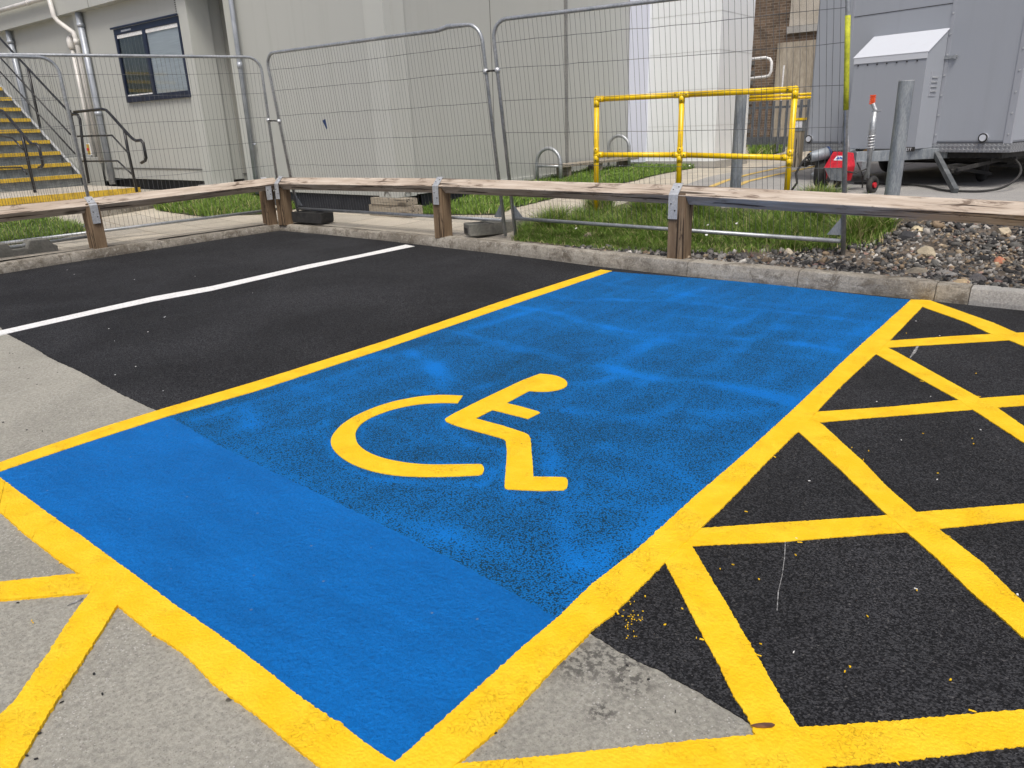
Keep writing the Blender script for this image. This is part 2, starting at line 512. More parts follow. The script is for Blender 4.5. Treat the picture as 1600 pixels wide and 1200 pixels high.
class B:
    def __init__(s): s.v = []; s.f = []; s.cut = []
    def add(s, vs, fs):
        k = len(s.v)
        s.cut.append((k, len(s.f)))
        s.v += [Vector(q) for q in vs]
        s.f += [tuple(i + k for i in f) for f in fs]
        return s
    def box(s, c, size, R=None):
        c = Vector(c); h = Vector(size) / 2
        vs = []
        for dz in (-1, 1):
            for dy in (-1, 1):
                for dx in (-1, 1):
                    p = Vector((dx * h.x, dy * h.y, dz * h.z))
                    vs.append(c + (R @ p if R else p))
        return s.add(vs, [(0, 2, 3, 1), (4, 5, 7, 6), (0, 1, 5, 4), (2, 6, 7, 3), (0, 4, 6, 2), (1, 3, 7, 5)])
    def span(s, x0, x1, y0, y1, z0, z1):
        return s.box(((x0 + x1) / 2, (y0 + y1) / 2, (z0 + z1) / 2), (x1 - x0, y1 - y0, z1 - z0))
    def bar(s, a, b, w, h=None, up=(0, 0, 1)):
        a, b = Vector(a), Vector(b)
        return s.box((a + b) / 2, ((b - a).length, w, h or w), frame_of(a, b, up))
    def tube(s, pts, r, n=10, caps=True):
        pts = [Vector(p) for p in pts]
        rs = r if isinstance(r, (list, tuple)) else [r] * len(pts)
        t0 = (pts[1] - pts[0]).normalized()
        ref = Vector((0, 0, 1)) if abs(t0.z) < .9 else Vector((1, 0, 0))
        nrm = ref.cross(t0).normalized()
        vs = []
        for i, p in enumerate(pts):
            if i == 0: t = t0
            elif i == len(pts) - 1: t = (pts[-1] - pts[-2]).normalized()
            else: t = ((pts[i + 1] - p).normalized() + (p - pts[i - 1]).normalized()).normalized()
            nrm = (nrm - t * nrm.dot(t)).normalized()
            bn = t.cross(nrm)
            for k in range(n):
                a = 2 * math.pi * k / n
                vs.append(p + (nrm * math.cos(a) + bn * math.sin(a)) * rs[i])
        fs = []
        for i in range(len(pts) - 1):
            for k in range(n):
                k2 = (k + 1) % n
                fs.append((i * n + k, i * n + k2, (i + 1) * n + k2, (i + 1) * n + k))
        if caps:
            fs.append(tuple(range(n - 1, -1, -1)))
            fs.append(tuple((len(pts) - 1) * n + k for k in range(n)))
        return s.add(vs, fs)
    def prism(s, poly, o, ax, ay, az, d):
        """poly (2D) in plane (ax, ay) from origin o, extruded by d along az"""
        o, ax, ay, az = map(Vector, (o, ax, ay, az))
        n = len(poly)
        vs = [o + ax * p[0] + ay * p[1] for p in poly] + [o + ax * p[0] + ay * p[1] + az * d for p in poly]
        fs = [tuple(range(n))[::-1], tuple(range(n, 2 * n))] + [(i, (i + 1) % n, n + (i + 1) % n, n + i) for i in range(n)]
        return s.add(vs, fs)
    def disc(s, c, axis, r, th, n=20):
        a = Vector(axis).normalized()
        return s.tube([Vector(c) - a * th / 2, Vector(c) + a * th / 2], r, n)
    def torus(s, c, axis, R, r, n=28, m=10):
        a = Vector(axis).normalized()
        u = a.cross(Vector((0, 0, 1)) if abs(a.z) < .9 else Vector((1, 0, 0))).normalized(); w_ = a.cross(u)
        vs = []; fs = []
        for i in range(n):
            t = 2 * math.pi * i / n; d = u * math.cos(t) + w_ * math.sin(t)
            for k in range(m):
                p = 2 * math.pi * k / m
                vs.append(Vector(c) + d * (R + r * math.cos(p)) + a * r * math.sin(p))
        for i in range(n):
            for k in range(m):
                fs.append((i * m + k, ((i + 1) % n) * m + k, ((i + 1) % n) * m + (k + 1) % m, i * m + (k + 1) % m))
        return s.add(vs, fs)
    def build_each(s, name, mat, parent=None, **kw):
        """one object for every piece added"""
        out = []
        cuts = s.cut + [(len(s.v), len(s.f))]
        for (v0, f0), (v1, f1) in zip(cuts, cuts[1:]):
            q = B(); q.add(s.v[v0:v1], [tuple(i - v0 for i in f) for f in s.f[f0:f1]])
            out.append(q.build(name, mat, parent, **kw))
        return out
    def build(s, name, mat, parent=None, frame=None, bevel=0, smooth=False, recenter=True, uneven=0, cuts=0):
        me = bpy.data.meshes.new(name)
        if recenter:
            lo = Vector((min(v[i] for v in s.v) for i in range(3))); hi = Vector((max(v[i] for v in s.v) for i in range(3)))
            c = (lo + hi) / 2
        else:
            c = Vector((0, 0, 0))
        R = frame or Matrix.Identity(3)
        Rt = R.transposed()
        me.from_pydata([Rt @ (v - c) for v in s.v], [], s.f)
        if cuts or uneven:
            bm = bmesh.new(); bm.from_mesh(me)
            if cuts: bmesh.ops.subdivide_edges(bm, edges=[e for e in bm.edges if e.calc_length() > cuts * 1.5], cuts=1)
            if cuts: bmesh.ops.subdivide_edges(bm, edges=[e for e in bm.edges if e.calc_length() > cuts * 1.5], cuts=max(1, int(max(e.calc_length() for e in bm.edges) / cuts)), use_grid_fill=True)
            for q in bm.verts:
                q.co += mnoise.noise_vector(q.co * 9 + c) * uneven
            bm.to_mesh(me); bm.free()
        me.materials.append(mat)
        if smooth:
            for p in me.polygons: p.use_smooth = len(p.vertices) == 4
        o = bpy.data.objects.new(name, me)
        COL.objects.link(o)
        pw = WORLD.get(parent, Vector((0, 0, 0))) if parent else Vector((0, 0, 0))
        o.parent = parent
        o.location = c - pw
        o.rotation_euler = R.to_euler()
        WORLD[o] = c
        if bevel:
            md = o.modifiers.new('edge', 'BEVEL'); md.width = bevel; md.segments = 2; md.limit_method = 'ANGLE'
        return o

def kid_space(o, frame):
    return o

# grandchildren sit under unrotated parts, so plain offsets are enough
def structure(o):
    o['kind'] = 'structure'
    return o

# ------------------------------------------------------------------ ground sheets
def ragged(pts, step=.012, amp=.004, closed=True, seed=0, scale=35):
    """resample an outline and roughen it like hand-laid paint"""
    out = []
    n = len(pts)
    rng = range(n if closed else n - 1)
    for i in rng:
        a = Vector(pts[i]); b = Vector(pts[(i + 1) % n])
        L = (b - a).length
        k = max(1, int(L / step))
        d = (b - a).normalized()
        nr = Vector((-d.y, d.x, 0))
        for j in range(k):
            p = a.lerp(b, j / k)
            q = Vector((p.x * scale, p.y * scale, seed))
            off = amp * (mnoise.noise(q) * .9 + mnoise.noise(q * 3.1) * .7 + mnoise.noise(q * 9) * .5) + .5 * amp * mnoise.noise(q * .12)
            fade = min(1, j / 2, (k - j) / 2) if k > 3 else 0
            out.append(p + nr * off * fade)
    if not closed: out.append(Vector(pts[-1]))
    return out

def resample(pts, k):
    pts = [Vector(p) for p in pts]
    d = [0]
    for a, b in zip(pts, pts[1:]): d.append(d[-1] + (b - a).length)
    out = []
    j = 0
    for i in range(k):
        t = d[-1] * i / (k - 1)
        while j < len(d) - 2 and d[j + 1] < t: j += 1
        out.append(pts[j].lerp(pts[j + 1], (t - d[j]) / max(1e-9, d[j + 1] - d[j])))
    return out

def strip(name, left, right, z, mat, label, cat, group=None, amp=.004, th=.004, seed=0, step=.005, kind=None):
    """a painted line between two measured edges"""
    L = [Vector((p[0], p[1], 0)) for p in left]; R = [Vector((p[0], p[1], 0)) for p in right]
    if group == YL:      # carry the hatching on to the outer side of the strip
        for E_ in (L, R):
            d = (E_[-1] - E_[-2]).normalized()
            if d.x > .25 and E_[-1].x < .22: E_.append(E_[-1] + d * ((.22 - E_[-1].x) / d.x))
    ln = sum((b - a).length for a, b in zip(L, L[1:]))
    k = max(4, int(ln / step))
    def rough(ps, sd):
        ps = resample(ps, k)
        out = []
        for i, p in enumerate(ps):
            d = (ps[min(i + 1, k - 1)] - ps[max(i - 1, 0)]).normalized()
            nr = Vector((-d.y, d.x, 0))
            q = Vector((p.x * 45, p.y * 45, sd))
            off = amp * (mnoise.noise(q) * .25 + mnoise.noise(q * 2.7) * .5 + mnoise.noise(q * 6) * .5 + mnoise.noise(q * 14) * .35 + mnoise.noise(q * .07) * .5)
            out.append(p + nr * off)
        return out
    l = rough(L, seed); r = rough(R, seed + 50)
    b = B()
    vs = []
    for p, q in zip(l, r):
        for t in (0, .5, 1):
            s_ = p.lerp(q, t); vs.append((s_.x, s_.y, z))
        vs.append((p.x, p.y, -.004)); vs.append((q.x, q.y, -.004))
    fs = []
    for i in range(k - 1):
        a, c = i * 5, (i + 1) * 5
        fs += [(a, a + 1, c + 1, c), (a + 1, a + 2, c + 2, c + 1), (a + 3, a, c, c + 3), (a + 2, a + 4, c + 4, c + 2)]
    fs += [(0, 3, 4, 2, 1), ((k - 1) * 5, (k - 1) * 5 + 1, (k - 1) * 5 + 2, (k - 1) * 5 + 4, (k - 1) * 5 + 3)]
    b.add(vs, fs)
    o = b.build(name, mat, recenter=False)
    if kind: o['kind'] = kind
    else: tag(o, label, cat, group)
    return o

def poly_sheet(name, pts, z, mat, th=0.0):
    pts = [Vector((p[0], p[1], 0)) for p in pts]
    tris = tessellate_polygon([pts])
    b = B()
    n = len(pts)
    vs = [(p.x, p.y, z) for p in pts]
    fs = []
    for t in tris:
        a, c, d = (pts[i] for i in t)
        fs.append(tuple(t) if (c - a).cross(d - a).z > 0 else tuple(reversed(t)))
    if th:
        vs += [(p.x, p.y, z - th) for p in pts]
        fs += [(i, i + n, (i + 1) % n + n, (i + 1) % n) for i in range(n)]
    b.add(vs, fs)
    return b.build(name, mat, recenter=False)

def inside(poly, x, y):
    x = np.asarray(x); y = np.asarray(y)
    r = np.zeros(x.shape, bool)
    n = len(poly)
    for i in range(n):
        x1, y1 = poly[i][0], poly[i][1]; x2, y2 = poly[(i + 1) % n][0], poly[(i + 1) % n][1]
        c = ((y1 > y) != (y2 > y)) & (x < (x2 - x1) * (y - y1) / ((y2 - y1) if y2 != y1 else 1e-9) + x1)
        r ^= c
    return r

def drape(name, poly, dz, mat, res=.25, zf=None):
    """a sheet that follows the made ground inside an outline"""
    zf = zf or tz
    edge = []
    n = len(poly)
    for i in range(n):
        a = Vector((poly[i][0], poly[i][1])); b_ = Vector((poly[(i + 1) % n][0], poly[(i + 1) % n][1]))
        k = max(1, int((b_ - a).length / res))
        for j in range(k): edge.append(a.lerp(b_, j / k))
    xs = [p.x for p in edge]; ys = [p.y for p in edge]
    gx, gy = np.meshgrid(np.arange(min(xs), max(xs), res), np.arange(min(ys), max(ys), res))
    gx = gx.ravel(); gy = gy.ravel()
    m_ = inside([(p.x, p.y) for p in edge], gx, gy)
    pts = edge + [Vector((a, b_)) for a, b_ in zip(gx[m_], gy[m_])]
    ne = len(edge)
    v2, e2, f2, _, _, _ = delaunay_2d_cdt(pts, [(i, (i + 1) % ne) for i in range(ne)], [], 1, 1e-5)
    b = B()
    ep = [(p.x, p.y) for p in edge]
    cx = np.array([sum(v2[i].x for i in f) / len(f) for f in f2]); cy = np.array([sum(v2[i].y for i in f) / len(f) for f in f2])
    ok = inside(ep, cx, cy)
    fs = []
    for f, k in zip(f2, ok):
        if not k: continue
        a, c, d = v2[f[0]], v2[f[1]], v2[f[2]]
        fs.append(tuple(f) if (c - a).cross(d - a) > 0 else tuple(reversed(f)))
    b.add([(p.x, p.y, float(zf(p.x, p.y)) + dz) for p in v2], fs)
    o = b.build(name, mat, recenter=False, smooth=False)
    for p in o.data.polygons: p.use_smooth = True
    return structure(o)

# base sheet to the horizon, below everything
bb = B(); bb.add([(-150, -150, -.05), (150, -150, -.05), (150, 150, -.05), (-150, 150, -.05)], [(0, 1, 2, 3)])
structure(bb.build('ground', M['yard'], recenter=False))
# concrete apron of the car park
bb = B(); bb.add([(-9.0, -14, -.003), (14, -14, -.003), (14, 2.6, -.003), (-9.0, 2.6, -.003)], [(0, 1, 2, 3)])
structure(bb.build('concrete_apron', M['concrete'], recenter=False))

# new asphalt; its near edge against the concrete was measured
edge_px = [(12, 522), (60, 547), (75, 557), (125, 580), (165, 602), (192, 617), (247, 642), (272, 653), (350, 700), (500, 772), (640, 843), (760, 903), (865, 960),
           (923, 989), (966, 1017), (1015, 1041), (1064, 1066), (1124, 1101), (1170, 1129), (1250, 1172), (1290, 1199)]
EDGE = [spot(*p) for p in edge_px]
ap = [Vector((-9.0, 2.35, 0))] + [Vector((-7.2, 1.98, 0))] + EDGE + [Vector((.15, 1.27, 0)), Vector((3, 1.15, 0)), Vector((14, 1.0, 0))]
ap = ragged(ap, .008, .0045, closed=False, seed=3, scale=26)
ap += [Vector((14, 6.05, 0)), Vector((-9.05, 6.35, 0))]
structure(poly_sheet('asphalt_car_park', ap, 0.0, M['asphalt'], th=.01))

# blue bay: rough part over asphalt, smooth part over concrete
FL, BL_, BR_, FR = spot(-30, 735), spot(950, 423.5), spot(1430, 468.5), spot(628, 1203)
be = [spot(248, 649), spot(272, 655), spot(350, 701), spot(500, 773), spot(640, 841), spot(760, 904), spot(865, 964), spot(885, 972)]
smooth_edge = ragged(be, .012, .006, closed=False, seed=9)
blue_a = [FL] + smooth_edge + [FR]
structure(poly_sheet('blue_bay_near_concrete', blue_a, .0022, M['blue_smooth'], th=.005))

def coverage_sheet():
    # fine grid so that the roller overlaps can be stored as paint coverage
    poly = [smooth_edge[0] + Vector((-.02, -.02, 0)), BL_, BR_, smooth_edge[-1] + Vector((.02, -.03, 0))]
    back = [spot(955, 424.5), spot(1060, 432.5), spot(1200, 444), spot(1330, 459), spot(1425, 469)]
    back = ragged(back, .02, .004, closed=False, seed=4)
    outline = [q + Vector((0, -.012, 0)) for q in smooth_edge] + back[::-1]
    out2 = [(p.x, p.y) for p in outline]
    res = .022
    xs = np.arange(-3.55, -.85, res); ys = np.arange(1.3, 5.95, res)
    gx, gy = np.meshgrid(xs, ys); gx = gx.ravel(); gy = gy.ravel()
    m_ = inside(out2, gx, gy)
    pts = [Vector(p) for p in out2] + [Vector((a, b_)) for a, b_ in zip(gx[m_], gy[m_])]
    ne = len(out2)
    v2, e2, f2, _, _, _ = delaunay_2d_cdt(pts, [(i, (i + 1) % ne) for i in range(ne)], [], 1, 1e-5)
    cx = np.array([sum(v2[i].x for i in f) / 3 for f in f2]); cy = np.array([sum(v2[i].y for i in f) / 3 for f in f2])
    ok = inside(out2, cx, cy)
    fs = []
    for f, k in zip(f2, ok):
        if not k: continue
        a, c, d = v2[f[0]], v2[f[1]], v2[f[2]]
        fs.append(tuple(f) if (c - a).cross(d - a) > 0 else tuple(reversed(f)))
    b = B(); b.add([(p.x, p.y, .0015) for p in v2], fs)
    o = b.build('blue_bay_rough_asphalt', M['blue_rough'], recenter=False)
    P_ = np.array([(p.x, p.y) for p in v2])
    cov = np.zeros(len(P_))
    # roller overlaps measured in the photograph (pixel polylines, width in m, strength)
    strokes = [
        ([(800, 478), (880, 493), (940, 512), (1010, 520), (1090, 524), (1180, 530), (1290, 546), (1350, 555)], .10, .8),
        ([(880, 470), (960, 468), (1040, 471), (1160, 481), (1260, 492), (1360, 503)], .08, .7),
        ([(1100, 450), (1060, 466), (1040, 476)], .08, .5),
        ([(1190, 488), (1140, 513), (1120, 524)], .10, .6),
        ([(1040, 524), (1000, 545), (950, 568), (960, 580)], .13, .8),
        ([(950, 570), (990, 588), (1050, 598), (1120, 600), (1200, 618), (1240, 630)], .14, .9),
        ([(1230, 508), (1180, 535), (1130, 555), (1100, 580)], .12, .6),
        ([(1370, 505), (1320, 530), (1260, 560), (1200, 590)], .10, .5),
        ([(800, 545), (860, 552), (930, 545)], .10, .5),
        ([(640, 548), (660, 565), (690, 585), (695, 610)], .12, .9),
        ([(560, 560), (640, 550), (720, 520), (800, 495), (860, 480)], .10, .5),
        ([(720, 520), (790, 536), (860, 552), (880, 560)], .09, .6),
        ([(890, 600), (960, 590), (1000, 600)], .08, .6),
        ([(890, 640), (940, 655), (1010, 650), (1050, 640)], .09, .6),
        ([(840, 680), (860, 720), (850, 760), (880, 790)], .09, .9),
        ([(700, 655), (690, 670), (730, 690), (790, 705), (785, 760), (800, 775), (890, 775), (905, 760)], .05, .9),
        ([(520, 640), (505, 680), (520, 720), (580, 748), (660, 760), (750, 756), (770, 735), (735, 722), (660, 722), (600, 710), (565, 690), (575, 660), (620, 640), (700, 635)], .05, .8),
        ([(380, 640), (400, 665), (470, 675), (520, 680)], .12, .6),
        ([(880, 800), (960, 790), (1040, 800), (1020, 840)], .08, .45),
        ([(700, 780), (660, 800), (680, 840), (740, 860)], .12, .6),
        ([(900, 870), (940, 850), (930, 900), (890, 950)], .06, .4),
        ([(820, 790), (880, 830), (900, 880)], .10, .6),
        ([(300, 655), (400, 625), (520, 590), (640, 548)], .07, .6),
        ([(1000, 850), (1100, 770), (1200, 680), (1300, 590), (1400, 495)], .09, .55),
        ([(1050, 640), (1120, 650), (1200, 640)], .10, .5),
        ([(960, 700), (1030, 720), (1080, 760)], .10, .5),
        ([(760, 600), (700, 618), (640, 612)], .06, .7)]
    wob = np.array([(mnoise.noise(Vector((p.x * 4, p.y * 4, 1.5))), mnoise.noise(Vector((p.x * 4, p.y * 4, 7.5)))) for p in v2]) * .05
    Q = P_ + wob
    patch = np.array([.75 + .9 * mnoise.noise(Vector((p.x * 6, p.y * 3, 9.5))) for p in v2])
    for px, wd, st in strokes:
        w3 = [spot(*p) for p in px]
        best = np.full(len(Q), 9.0)
        for a, c in zip(w3, w3[1:]):
            A = np.array([a.x, a.y]); D = np.array([c.x - a.x, c.y - a.y])
            t = np.clip(((Q - A) @ D) / (D @ D), 0, 1)
            dd = np.linalg.norm(Q - A - t[:, None] * D, axis=1)
            best = np.minimum(best, dd)
        cov = np.maximum(cov, st * .72 * np.exp(-(best / (wd * .50)) ** 2) * patch)
    cov = cov * .85 + np.array([.16 + .20 * mnoise.noise(Vector((p.x * 2.2, p.y * 1.1, 3))) + .10 * mnoise.noise(Vector((p.x * 9, p.y * 5, 5))) for p in v2])
    # faint straight roller passes along and across the bay
    Qx, Qy = Q[:, 0] + .05 * np.sin(Q[:, 1] * 1.7), Q[:, 1] + .06 * np.sin(Q[:, 0] * 2.1)
    lanes = np.exp(-((((Qx / .235) % 1) - .5) / .13) ** 2)
    cross = np.exp(-((((Qy / .62) % 1) - .5) / .07) ** 2)
    cov += .13 * lanes * np.clip(patch, .3, 1.3) + .15 * cross * np.clip(1.6 - patch, .2, 1.2)
    # coverage rises toward the far end of the bay, so the blue brightens
    cov += .18 * sm((P_[:, 1] - 3.0) / 2.2)
    at = o.data.attributes.new('coverage', 'FLOAT', 'POINT')
    at.data.foreach_set('value', np.clip(cov, 0, 1))
    structure(o)
coverage_sheet()

def px(*l): return [spot(*p) for p in l]
def ext(a, b, d):
    a = Vector(a); b = Vector(b)
    return b + (b - a).normalized() * d

YL = 'yellow hatching lines beside the blue bay'
# front border of the bay
inner = px((0, 747), (62, 794), (137, 846), (200, 892), (267, 942), (333, 987), (400, 1036), (475, 1096), (527, 1130), (560, 1156), (602, 1186), (620, 1197))
outer = px((0, 800), (29, 827), (65, 855), (90, 875), (125, 899), (183, 948), (233, 987), (292, 1025), (333, 1069), (400, 1118), (445, 1156), (501, 1199))
inner = [ext(inner[1], inner[0], .25)] + inner + [ext(inner[-3], inner[-1], .11)]
outer = [ext(outer[2], outer[0], .28)] + outer + [ext(outer[-4], outer[-1], .14)]
strip('painted_line', inner, outer, .0060, M['yellow'], 'broad yellow line along the near end of the blue bay, over pale concrete', 'painted line', seed=1, amp=.005, th=.016)
# right border
rl = px((618, 1195), (737, 1085), (820, 1010), (876, 963), (925, 914), (1000, 856), (1088, 775), (1175, 700), (1242, 638), (1325, 558), (1384, 505), (1423, 469))
rr = px((717, 1194), (775, 1145), (865, 1047), (899, 1014), (925, 987), (959, 961), (1000, 920), (1039, 880), (1124, 800), (1200, 721), (1247, 676), (1307, 611), (1369, 553), (1390, 533), (1441, 480), (1455, 470))
rl = [ext(rl[1], rl[0], .20)] + rl
rr = [ext(rr[2], rr[0], .12)] + rr
strip('painted_line', rl, rr, .0055, M['yellow'], 'broad yellow line between the blue bay and the hatched strip', 'painted line', seed=2, amp=.005, th=.015)
# left border
ll = px((67, 700), (160, 669), (247, 642), (400, 597), (600, 534), (800, 466), (939, 422))
lr = px((112, 700), (215, 667), (267, 650), (400, 612), (600, 546), (800, 477), (956, 424))
ll = [spot(-70, 748), spot(0, 724)] + ll
lr = [spot(-70, 762), spot(0, 738)] + lr
strip('painted_line', ll, lr, .0050, M['yellow'], 'slim yellow line between the blue bay and the plain black bay', 'painted line', seed=3, amp=.004, th=.014)
# white line
wl = px((0, 517), (160, 481), (240, 463.5), (330, 447.5), (480, 414), (560, 398.5), (634, 382.5))
wr = px((0, 524), (160, 488), (240, 471), (330, 454.5), (480, 420), (560, 403), (648, 385))
wl = [ext(wl[1], wl[0], .5)] + wl; wr = [ext(wr[1], wr[0], .5)] + wr
strip('painted_line', wl, wr, .0025, M['white_line'], 'thin white line dividing the two plain black bays', 'painted line', seed=4, amp=.003)
# hatching on the right
strip('painted_line', px((1443, 467), (1456, 471), (1552, 505), (1584, 519), (1640, 540)), px((1430, 474), (1447, 482), (1509, 504), (1549, 523), (1576, 532), (1640, 558)), .0042, M['yellow'],
      'yellow diagonal hatch line starting at the far corner of the blue bay by the kerb', 'painted line', YL, seed=5)
strip('painted_line', px((1372, 536), (1390, 533), (1488, 526), (1549, 522.5), (1600, 520), (1660, 516)), px((1372, 545), (1387, 543.5), (1517, 535.5), (1573, 532), (1600, 530.5), (1660, 527)), .0034, M['yellow'],
      'short yellow hatch line nearest to the kerb, running to the right edge', 'painted line', YL, seed=6)
strip('painted_line', px((1378, 540), (1400, 550), (1465, 586), (1531, 623), (1557, 637), (1600, 667), (1660, 705)), px((1355, 548), (1371, 555), (1440, 594), (1496, 625), (1520, 641), (1600, 693), (1660, 735)), .0038, M['yellow'],
      'second yellow diagonal hatch line counted from the kerb', 'painted line', YL, seed=7)
strip('painted_line', px((1250, 647), (1277, 644), (1392, 636), (1496, 626), (1531, 623), (1600, 618), (1680, 611)), px((1250, 663), (1276, 661), (1365, 653), (1520, 640.5), (1557, 637), (1600, 634), (1680, 626)), .0030, M['yellow'],
      'yellow cross hatch line level with the head of the wheelchair symbol', 'painted line', YL, seed=8)
strip('painted_line', px((1258, 650), (1285, 664), (1349, 723), (1384, 760), (1431, 801), (1469, 830), (1536, 882), (1600, 945), (1680, 1020)), px((1234, 662), (1249, 677), (1315, 737), (1379, 800), (1416, 832), (1465, 875), (1517, 927), (1562, 965), (1600, 999), (1680, 1078)), .0045, M['yellow'],
      'long yellow diagonal hatch line running off at the right edge, third from the kerb', 'painted line', YL, seed=9)
strip('painted_line', px((1060, 829), (1097, 826), (1225, 817), (1375, 807), (1431, 801), (1600, 788), (1690, 780)), px((1060, 856), (1082, 854), (1225, 847), (1416, 832), (1465, 827), (1600, 813), (1690, 805)), .0032, M['yellow'],
      'yellow cross hatch line level with the foot of the wheelchair symbol', 'painted line', YL, seed=10)
strip('painted_line', px((1062, 828), (1082, 855), (1127, 931), (1180, 1021), (1221, 1092), (1246, 1133), (1278, 1190), (1290, 1210)), px((1022, 862), (1039, 881), (1060, 920), (1090, 980), (1124, 1044), (1146, 1089), (1169, 1122), (1180, 1150), (1210, 1208)), .0036, M['yellow'],
      'broad yellow diagonal hatch line nearest to the viewer, over asphalt and a tip of concrete', 'painted line', YL, seed=11, amp=.005)
strip('painted_line', px((700, 1196), (860, 1181), (1000, 1166), (1176, 1149), (1251, 1137), (1375, 1130), (1600, 1109), (1720, 1097)), px((700, 1262), (860, 1245), (1000, 1230), (1176, 1212), (1285, 1199), (1405, 1190), (1600, 1167), (1720, 1155)), .0028, M['yellow'],
      'broad yellow cross line along the bottom edge, closing the hatched strip', 'painted line', YL, seed=12, amp=.005)
# hatching at lower left
YL2 = 'yellow hatching lines in front of the blue bay'
strip('painted_line', px((-60, 917), (0, 911), (105, 899), (124, 897.5), (170, 902)), px((-60, 947), (0, 939), (81, 932), (144, 926), (196, 915)), .0048, M['yellow'],
      'nearly level yellow hatch line on the concrete at the left edge', 'painted line', YL2, seed=13, amp=.005, th=.02)
strip('painted_line', px((160, 912), (142, 927), (112, 967), (75, 1025), (25, 1096), (0, 1121), (-60, 1190)), px((202, 913), (185, 946), (156, 992), (117, 1054), (69, 1129), (27, 1200), (-20, 1290)), .0066, M['yellow'],
      'yellow hatch line running down to the lower left corner over concrete', 'painted line', YL2, seed=14, amp=.006, th=.02)

# little tongues of paint dragged off the line edges
def drags(l, seed):
    rg = random.Random(seed); b = B()
    for (a_, c_, ang) in l:
        p = spot(a_, c_); L_ = rg.uniform(.005, .011); w_ = rg.uniform(.002, .0035)
        u = Vector((math.cos(ang), math.sin(ang), 0)); v_ = Vector((-u.y, u.x, 0))
        b.prism([(-L_, -w_), (L_ * .6, -w_ * .7), (L_, 0), (L_ * .5, w_), (-L_, w_)], (p.x, p.y, .0012), u, v_, (0, 0, 1), .0012)
    o = b.build('paint_drags', M['yellow'], recenter=False); o['kind'] = 'stuff'
drags([(1186, 1025, .2), (1402, 1193, -.8), (1166, 800, .1), (1250, 676, .3), (1345, 720, .1), (1395, 552, .1), (1316, 736, 2.9), (1097, 1000, .2), (1060, 915, 3.0), (1480, 838, .2), (1530, 620, .1), (1440, 596, 3.1), (1552, 506, .1), (1250, 818, .1), (1400, 806, .2),
       (1250, 848, .4), (1320, 656, .1), (1520, 1112, .1), (1380, 1131, .1), (1020, 893, .3), (965, 958, 2.4), (1210, 714, 2.4), (1350, 572, 2.5), (120, 962, 1.1), (30, 828, 2.2), (95, 879, 2.2), (240, 992, 2.2)], 4)

# wheelchair symbol
def arcpts(pts, k=5):
    # Catmull-Rom smoothing of a traced outline
    pts = [Vector((*p, 0)) for p in pts]; out = []
    n = len(pts)
    for i in range(n - 1):
        p0 = pts[max(i - 1, 0)]; p1 = pts[i]; p2 = pts[i + 1]; p3 = pts[min(i + 2, n - 1)]
        for j in range(k):
            t = j / k
            out.append(.5 * ((2 * p1) + (p2 - p0) * t + (2 * p0 - 5 * p1 + 4 * p2 - p3) * t * t + (3 * p1 - p0 - 3 * p2 + p3) * t ** 3))
    out.append(pts[-1])
    return [(p.x, p.y) for p in out]
zc = lambda l: [spot(500 + p[0] / 3.636, 560 + p[1] / 3.636) for p in l]
wheel = arcpts([(812, 216), (690, 212), (590, 218), (500, 232), (400, 254), (300, 287), (200, 332), (130, 377), (85, 423), (63, 465), (70, 510), (110, 557), (180, 602), (280, 640), (400, 665), (520, 675), (650, 677), (780, 674), (905, 668)]) \
    + [(922, 662), (931, 645), (930, 622), (920, 608), (905, 605)] \
    + arcpts([(900, 605), (760, 607), (640, 608), (540, 603), (440, 589), (350, 568), (270, 535), (220, 495), (203, 455), (207, 415), (240, 373), (300, 336), (400, 298), (500, 274), (600, 260), (700, 256), (783, 258)])
body = arcpts([(1060, 258), (1190, 188)], 3) + arcpts([(1190, 188), (1240, 192), (1300, 191), (1360, 181), (1397, 164), (1405, 145), (1390, 124), (1350, 105), (1300, 95), (1250, 91)]) \
    + [(1250, 91), (1150, 128), (1040, 180), (900, 247), (760, 318), (715, 345), (710, 353), (718, 364), (780, 389), (900, 422), (1020, 455), (1045, 464), (1055, 475), (1061, 520), (1060, 570), (1055, 650), (1048, 730), (1052, 744), (1070, 749), (1250, 757),
       (1385, 753), (1402, 742), (1408, 722), (1407, 698), (1398, 684), (1380, 680), (1212, 677), (1208, 600), (1200, 500), (1197, 462), (1186, 440), (1160, 426), (1040, 387), (885, 345), (980, 297), (1080, 322), (1182, 348), (1251, 313), (1240, 306), (1150, 280)]
def dedupe(l):
    out = []
    for p in l:
        if not out or math.hypot(p[0] - out[-1][0], p[1] - out[-1][1]) > .6: out.append(p)
    return out
bsym = B()
for outl, sd_ in ((wheel, 1), (body, 2)):
    w3 = ragged(zc(dedupe(outl)), .008, .0016, seed=sd_)
    tr = tessellate_polygon([w3]); n_ = len(w3)
    fs = []
    for t in tr:
        a, c, d = (w3[i] for i in t)
        fs.append(tuple(t) if (c - a).cross(d - a).z > 0 else tuple(reversed(t)))
    vs = [(p.x, p.y, .0048) for p in w3] + [(p.x, p.y, .001) for p in w3]
    fs += [(i, i + n_, (i + 1) % n_ + n_, (i + 1) % n_) for i in range(n_)]
    bsym.add(vs, fs)
tag(bsym.build('wheelchair_symbol', M['yellow'], recenter=False), 'yellow wheelchair user symbol painted in the middle of the blue bay', 'painted symbol')

